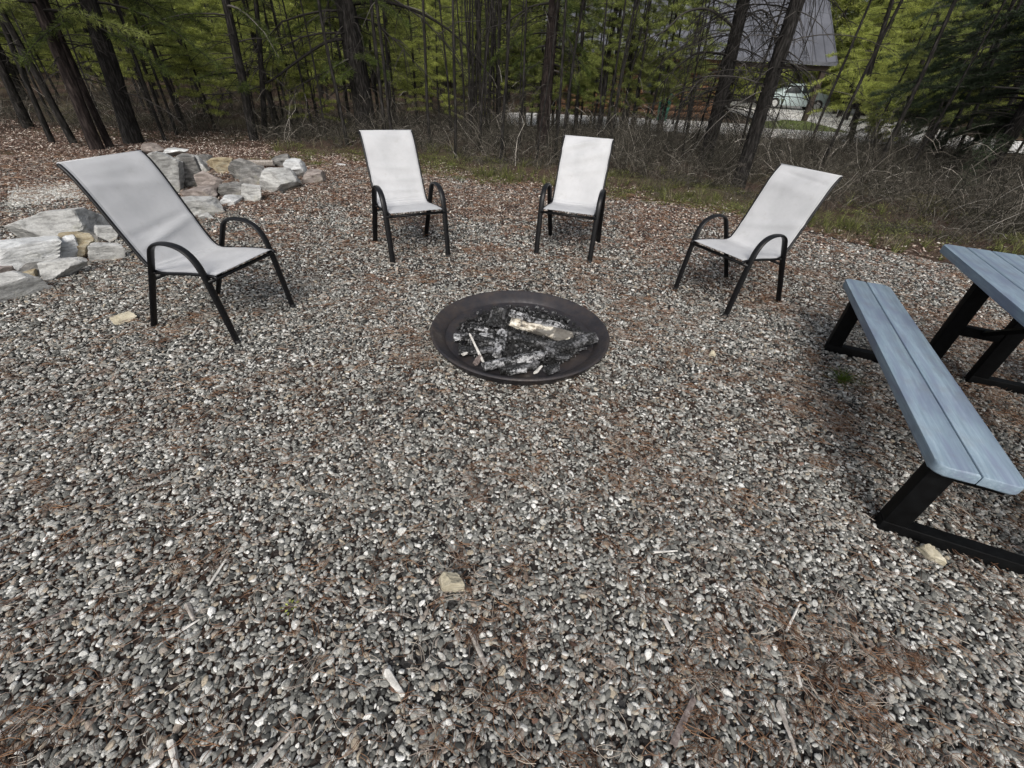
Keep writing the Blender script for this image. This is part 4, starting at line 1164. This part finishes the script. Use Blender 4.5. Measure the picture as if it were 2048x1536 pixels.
front_tree('young_fir', 'bright yellow green young fir right of the leaning trunk', (1700, 285), (1740, 150), 14, 7, dead=(.3, 1.2, 12, .7, .7, .006), live=(0.9, 6.8, 64, 1.9, .5, .15, .11, .42), nmat='needle_light', fol=(24, .085, .0038, .85))
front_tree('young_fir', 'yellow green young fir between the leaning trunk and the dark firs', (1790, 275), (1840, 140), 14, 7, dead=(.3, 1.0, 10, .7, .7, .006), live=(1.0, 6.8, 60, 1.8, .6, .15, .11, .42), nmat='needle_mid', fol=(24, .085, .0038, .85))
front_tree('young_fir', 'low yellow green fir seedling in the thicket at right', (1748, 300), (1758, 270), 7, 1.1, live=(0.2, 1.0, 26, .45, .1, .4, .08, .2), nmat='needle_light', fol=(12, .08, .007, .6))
front_tree('dead_limbed_pine', 'thin grey bare snag between the two dark firs', (1905, 330), (1960, 180), 10, 5, dead=(.4, 4, 40, 1.2, .9, .007))
for i, (bx, tx, wp, lb) in enumerate([(1197, 1236, 11, 'thin straight pole trunk right of the third chair top'), (1249, 1276, 12, 'paired thin trunk with pale edge over the third chair'),
                                      (1263, 1300, 9, 'thinner twin of the paired pale edged trunk'), (1150, 1165, 7, 'thin dark stem left of the pole trunks'), (1222, 1240, 8, 'thin dark stem between the pole trunks'),
                                      (1315, 1352, 7, 'thin stem in front of the orange cabin corner')]):
    front_tree('lodgepole_pine', lb, (bx, 274-(i % 3)*3), (tx, 5), wp, 8, dead=(.5, 4.0, 26, .8, .9, .006), live=(2.6, 6.2, 22, 1.0, .6, .3, .13, .35), nmat='needle_mid', fol=FO)

def limb(tree_i, paths, seed):
    rnd = random.Random(seed); b = tree_i.location; wood = MB()
    for (yo, pts, r0) in paths:
        P = sm([at_y(px, py, b.y+yo*k/(len(pts)-1)) - b for k, (px, py) in enumerate(pts)], 5); n = len(P)
        wood.tube(P, [r0*(1-.75*i/(n-1)) for i in range(n)], 6)
        for k in range(26):
            i = rnd.randrange(3, n-1); t = (P[i]-P[i-1]).normalized(); L_ = rnd.uniform(.2, .8)
            e = (t*.6 + Vector((rnd.gauss(0, .5), rnd.gauss(0, .5), rnd.gauss(-.6, .4)))).normalized()
            q = P[i]+e*L_*.5; wood.tube([P[i], q, q+(e+Vector((0, 0, -.4))).normalized()*L_*.5], [.007, .005, .002], 3, cap=False)
    ob('limb', wood.mesh('limb', M['twig'], True), tree_i)
limb(STOUT, [(-1.2, [(722, 78), (660, 82), (600, 118), (540, 162), (480, 184), (400, 190)], .035),
             (-1.5, [(702, 8), (770, 4), (840, 26), (900, 62), (950, 112), (985, 160)], .035),
             (-.8, [(728, 120), (680, 130), (620, 160), (560, 190)], .02)], 3)
limb(MIDT, [(-.8, [(1102, 6), (1060, 14), (1010, 45), (960, 60)], .02), (-.6, [(1100, 30), (1130, 60), (1150, 120)], .015)], 5)
limb(DEADL, [(-1.0, [(1474, 60), (1420, 20), (1370, 25), (1330, 60), (1280, 85)], .025), (-1.2, [(1455, 110), (1400, 105), (1360, 130), (1325, 165)], .022),
             (-.9, [(1480, 20), (1440, 30), (1400, 60), (1360, 100)], .02), (-.6, [(1440, 150), (1400, 160), (1370, 200)], .018), (-.8, [(1484, 40), (1520, 20), (1545, 40), (1555, 90)], .018)], 8)
# background trees: variants, then copies sharing their meshes
random.seed(21)
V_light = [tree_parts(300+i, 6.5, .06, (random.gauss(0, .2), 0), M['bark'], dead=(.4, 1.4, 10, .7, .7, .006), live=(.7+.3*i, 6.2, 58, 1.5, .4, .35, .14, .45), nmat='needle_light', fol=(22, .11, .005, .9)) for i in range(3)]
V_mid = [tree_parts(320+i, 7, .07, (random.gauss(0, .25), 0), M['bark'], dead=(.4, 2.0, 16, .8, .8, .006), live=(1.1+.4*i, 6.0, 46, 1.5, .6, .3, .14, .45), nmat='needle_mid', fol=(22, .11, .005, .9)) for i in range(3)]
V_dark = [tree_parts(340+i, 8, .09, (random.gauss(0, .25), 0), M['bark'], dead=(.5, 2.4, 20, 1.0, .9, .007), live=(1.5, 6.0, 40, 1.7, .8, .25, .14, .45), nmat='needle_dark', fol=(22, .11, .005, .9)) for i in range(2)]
V_bare = [tree_parts(360+i, 4.5+i*.5, .022+.004*i, (random.gauss(0, .4), random.gauss(0, .3)), M['bark'], dead=(.3, 4.2, 30, .5, .5, .0035)) for i in range(4)]
def strip_bg(name, label, parts, x, y, s, group):
    r_ = plant(name, label, (x, y, gh(x, y)-.02 if y < 45 else 0), parts, group, random.random()*6.28, s)
    return r_
placed = []
def free(x, y, d):
    for a, b in placed:
        if (a-x)**2 + (b-y)**2 < d*d: return False
    placed.append((x, y)); return True
def in_road(x, y): return (15.6 < y - 0.0*x < 21.5 and x > -3.5) or (x > 6 and 13.5 < y < 46 and abs(x - (14.6*(y/28.7))) < 2.6 + 0)
def in_house(x, y): return 0.0 < x < 13.5 and 21 < y < 33
cnt = {'l': 0, 'm': 0, 'd': 0, 'b': 0}
tries = 0
while cnt['b'] < 75 and tries < 8000:
    tries += 1
    x = random.uniform(-13, 12); y = random.uniform(9.2, 16)
    if y < edge_y(x)+1.6 or in_road(x, y): continue
    if x > 4 and random.random() < .5: continue
    if not free(x, y, .32): continue
    strip_bg('bare_sapling', 'thin leafless sapling stem standing in the shaded brush', V_bare[cnt['b'] % 4], x, y, random.uniform(.7, 1.3), 'bare saplings in the brush'); cnt['b'] += 1
# a dense clump of straight grey stems left of the third chair
for k in range(22):
    a = gp(random.uniform(925, 1000), random.uniform(262, 285))
    strip_bg('bare_sapling', 'straight grey stem of the dense clump between the second and third chairs', V_bare[k % 4], a.x, a.y, random.uniform(.8, 1.2), 'clump of grey stems')
for k, (px, py) in enumerate([(950, 256), (1010, 260), (1062, 252), (1130, 262), (1180, 252), (1238, 250), (1290, 258), (1345, 250), (1392, 256), (880, 260), (835, 254), (790, 262), (640, 262),
                              (598, 250), (560, 262), (430, 258), (372, 262), (330, 250), (1650, 262), (1610, 250), (700, 246), (1870, 268), (1930, 290)] + [(1050+27*q, 264 + (q*7) % 13) for q in range(13)]):
    a = gp(px, py); t = 'lmlml'[k % 5] if k < 23 else 'm'; vs_ = {'l': V_light, 'm': V_mid}[t]; placed.append((a.x, a.y))
    if in_road(a.x, a.y) and a.x > 6: continue
    strip_bg('young_pine', 'slender green pine at the front of the wood, just behind the brush', vs_[k % 3], a.x, a.y, random.uniform(.5, .85), 'slender pines behind the brush')
tries = 0
while cnt['l'] + cnt['m'] + cnt['d'] < 150 and tries < 9000:
    tries += 1
    x = random.uniform(-26, 24); y = random.uniform(11.5, 34)
    if abs(x) > 1.25*y + 2: continue
    if in_road(x, y) or in_house(x, y): continue
    if x > -3.5 and 12.5 < y < 15.6 and random.random() < .25: continue
    if y < 14 and x > 3.2 and x < 12: continue
    if not free(x, y, 1.1 if y < 20 else 1.4): continue
    k = random.random()
    if x < -2: t = 'd' if k < .15 else ('m' if k < .5 else 'l')
    else: t = 'd' if k < .05 else ('m' if k < .4 else 'l')
    vs_ = {'l': V_light, 'm': V_mid, 'd': V_dark}[t]
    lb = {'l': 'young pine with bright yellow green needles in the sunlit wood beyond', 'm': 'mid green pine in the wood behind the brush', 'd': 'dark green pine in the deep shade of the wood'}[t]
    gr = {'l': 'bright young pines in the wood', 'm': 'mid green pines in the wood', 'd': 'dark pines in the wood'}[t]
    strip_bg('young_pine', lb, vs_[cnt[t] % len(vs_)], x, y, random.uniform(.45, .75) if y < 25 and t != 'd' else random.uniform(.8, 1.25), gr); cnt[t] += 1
print(cnt)
# far wood: one mass
fw_src = []
pp, ix = [], []
for _ in range(520):
    a = random.uniform(-1.05, 1.05); d = random.uniform(38, 75)
    if abs(a-.475) < .035 and d < 56: continue
    pp.append((d*math.sin(a), d*math.cos(a), 0)); ix.append(random.randrange(4))
fwm = []
for i in range(4):
    tm, wm, cm = tree_parts(500+i, 13, .14, (0, 0), M['bark'], live=(.8, 12.8, 70, 2.6, .5, .2, .24, .7), nmat=('needle_mid', 'needle_light', 'needle_mid', 'needle_light')[i], fol=(8, .3, .03, .6))
    import bmesh
    bm = bmesh.new(); bm.from_mesh(cm); k0 = len(bm.faces); bm.from_mesh(tm); bm.faces.ensure_lookup_table()
    for f in bm.faces[k0:]: f.material_index = 1
    me = bpy.data.meshes.new('far_tree_shape'); bm.to_mesh(me); bm.free(); me.materials.append(cm.materials[0]); me.materials.append(M['bark']); fwm.append(me)
n = len(pp); sz = 0.8 + .5*rng.random(n)
o = scatter('far_wood', pp, np.stack([np.zeros(n), np.zeros(n), rng.random(n)*6.28], 1), np.stack([sz, sz, sz], 1), ix, rng.random(n), fwm)
tag(o, 'dense far off wood closing the view behind the cabin', 'wood', kind='stuff')

# ------------------------------------------------------------------ road, cabin, car
rd = MB(); vs = []
for i in range(41):
    x = -1.0 + 33*i/40; c0 = 18.4 + .5*math.sin(x*.25) + .03*x
    wv_ = .35*mn.noise((x*.8, 0, 0))
    vs += [(x, c0-2.3+wv_, .02), (x, c0+2.5+.3*mn.noise((x*.8, 5, 0)), .02)]
rd.add(vs, [(2*i, 2*i+2, 2*i+3, 2*i+1) for i in range(40)])
tag(ob('road', rd.mesh('road', M['road'])), kind='structure')
dv = MB(); dv.add([(10.5, 20.5, .024), (18.5, 20.5, .024), (30, 52, .024), (14.5, 52, .024)], [(0, 1, 2, 3)])
tag(ob('driveway', dv.mesh('driveway', M['road'])), kind='structure')
vg = MB(); vs = []
for i in range(9):
    for j in range(9):
        x = 9.5 + 3.6*i/8; y = 20.0 + 2.4*j/8; e = min(i, 8-i, j, 8-j)
        vs.append((x, y, .0 + .25*min(1, e/3) + .03*mn.noise((x*2, y*2, 0))))
vg.add(vs, [(i*9+j, (i+1)*9+j, (i+1)*9+j+1, i*9+j+1) for i in range(8) for j in range(8)])
tag(ob('grass_verge', vg.mesh('grass_verge', M['verge'], True)), kind='structure')

cb = empty('cabin', (0, 0, 0), 0, 'brown log sided cabin with grey metal roof half hidden behind the pines', 'cabin')
HX0, HX1, HY = 1.2, 8.3, 23.0
mb = MB(); nl = 9
for k in range(nl):
    z = .13 + k*.25
    mb.tube([(HX0, HY+.13, z), (HX1, HY+.13, z)], .132, 10)
    mb.tube([(HX1-.13, HY, z+.02), (HX1-.13, HY+7, z+.02)], .13, 10)
    mb.tube([(HX0+.13, HY, z+.02), (HX0+.13, HY+7, z+.02)], .13, 10)
mb.box(((HX0+HX1)/2, HY+7, 1.15), (HX1-HX0, .25, 2.3))
ob('wall', mb.mesh('wall', M['log'], True, R(40)), cb)
for x in (3.0, 5.6):
    f = MB()
    for dx, dz, sx, sz_ in ((0, .5, 1.1, .08), (0, -.5, 1.1, .08), (-.51, 0, .08, .92), (.51, 0, .08, .92)): f.box((x+dx, HY-.02, 1.35+dz), (sx, .1, sz_))
    fo = ob('window', f.mesh('window', M['trim']), cb)
    g_ = MB(); g_.box((x, HY-.01, 1.35), (.94, .03, .92)); ob('pane', g_.mesh('pane', M['glass']), fo)
mb = MB()
RX0, RX1 = .4, 12.4
mb.add([(RX0, HY-1.0, 2.25), (RX1, HY-1.0, 2.25), (RX1, HY+4, 6.6), (RX0, HY+4, 6.6), (RX0, HY+9, 2.25), (RX1, HY+9, 2.25),
        (RX0, HY-1.0, 2.13), (RX1, HY-1.0, 2.13), (RX1, HY+4, 6.45), (RX0, HY+4, 6.45), (RX0, HY+9, 2.13), (RX1, HY+9, 2.13)],
       [(0, 1, 2, 3), (3, 2, 5, 4), (7, 6, 9, 8), (8, 9, 10, 11), (0, 6, 7, 1), (4, 5, 11, 10), (0, 3, 9, 6), (3, 4, 10, 9), (1, 7, 8, 2), (2, 8, 11, 5)])
x = RX0 + .2
while x < RX1:                          # standing seams
    a = Vector((x, HY-1.0, 2.27)); b = Vector((x, HY+4, 6.62)); mb.tube([a, b], .022, 4)
    x += .42
ro = ob('roof', mb.mesh('roof', M['roof']), cb)
mb = MB()
for x in (10.2, 12.1): mb.box((x, HY-.7, 1.1), (.18, .18, 2.2))
mb.box((10.3, HY-.76, 2.04), (4.0, .1, .16))
ob('porch', mb.mesh('porch', M['trim']), cb)
# green bin seen by the cabin
bi = empty('bin', (5.55, 20.9, 0), .2, 'small dark green lidded bin standing in front of the cabin', 'bin')
mb = MB(); mb.lathe([(.001, .02), (.2, .02), (.25, .85), (.24, .86)], 20); ob('body', mb.mesh('body', M['green'], True), bi)
mb = MB(); mb.lathe([(.27, .84), (.28, .9), (.2, .96), (.001, .98)], 20); ob('lid', mb.mesh('lid', M['green'], True), bi)

# car: a body shell lofted from side profile sections
CB = gp(1578, 219)
car = empty('parked_car', (CB.x, CB.y, .02), R(172), 'pale silver teal car parked beyond the leaning trunk', 'car')
st_ = [(-2.2, .42, .62, .62), (-2.12, .30, .85, .80), (-1.75, .24, .95, .95), (-1.3, .22, 1.02, .96), (-.9, .22, 1.36, .97), (-.3, .22, 1.47, .97), (.4, .22, 1.43, .97), (.95, .22, 1.12, .97), (1.15, .22, .98, .96), (1.7, .24, .90, .93), (2.08, .30, .78, .82), (2.2, .42, .60, .62)]
mb = MB(); vs = []; NS = 12
for (x, zb, zt, wd_) in st_:
    hw = .88*wd_; belt = min(zt, .92)
    th = max(0, zt-.92)
    tw = hw*(1-.26*min(1, th/.45))
    sec = [(-hw*.92, zb), (-hw, zb+.12), (-hw, (zb+belt)/2), (-hw*.97, belt-.02), (-(hw*.97+tw)/2, belt+th*.45), (-tw, belt+th*.88), (-tw*.7, zt), (tw*.7, zt), (tw, belt+th*.88), ((hw*.97+tw)/2, belt+th*.45), (hw*.97, belt-.02), (hw, (zb+belt)/2), (hw, zb+.12), (hw*.92, zb)]
    NS = len(sec); vs += [(x, a, b) for a, b in sec]
mb.add(vs, [(i*NS+j, (i+1)*NS+j, (i+1)*NS+(j+1) % NS, i*NS+(j+1) % NS) for i in range(len(st_)-1) for j in range(NS)] + [tuple(range(NS)), tuple(reversed(range((len(st_)-1)*NS, len(st_)*NS)))])
ob('body', mb.mesh('body', M['paint'], True, R(35)), car)
for s_ in (1, -1):
    for (xa, xb, xc, xd_) in ((-1.15, -.15, -.15, -.85), (-.07, .98, .5, -.07)):
        g_ = MB(); yb, yt_ = s_*.865, s_*.72
        g_.add([(xa, yb, .95), (xb, yb, .95), (xc, yt_, 1.34), (xd_, yt_, 1.34), (xa, yb-s_*.02, .95), (xb, yb-s_*.02, .95), (xc, yt_-s_*.02, 1.34), (xd_, yt_-s_*.02, 1.34)], [(0, 1, 2, 3), (7, 6, 5, 4), (0, 4, 5, 1), (1, 5, 6, 2), (2, 6, 7, 3), (3, 7, 4, 0)])
        ob('side_window', g_.mesh('side_window', M['glass']), car)
    for wx in (-1.35, 1.38):
        t_ = MB(); t_.tube([(wx, s_*.70, .31), (wx, s_*.90, .31)], .33, 22); wo = ob('wheel', t_.mesh('wheel', M['rubber'], True, R(40)), car)
        t_ = MB(); t_.tube([(wx, s_*.895, .31), (wx, s_*.915, .31)], .2, 16); ob('rim', t_.mesh('rim', M['alloy'], True, R(40)), wo)
    t_ = MB(); t_.box((2.08, s_*.62, .68), (.16, .32, .13), bev=.02); ob('headlight', t_.mesh('headlight', M['alloy'], True), car)
t_ = MB(); t_.add([(.52, -.66, 1.38), (.52, .66, 1.38), (1.04, .76, 1.04), (1.04, -.76, 1.04), (.50, -.66, 1.30), (.50, .66, 1.30), (1.0, .76, .98), (1.0, -.76, .98)], [(0, 3, 2, 1), (4, 5, 6, 7), (0, 1, 5, 4), (1, 2, 6, 5), (2, 3, 7, 6), (3, 0, 4, 7)])
ob('windscreen', t_.mesh('windscreen', M['glass']), car)
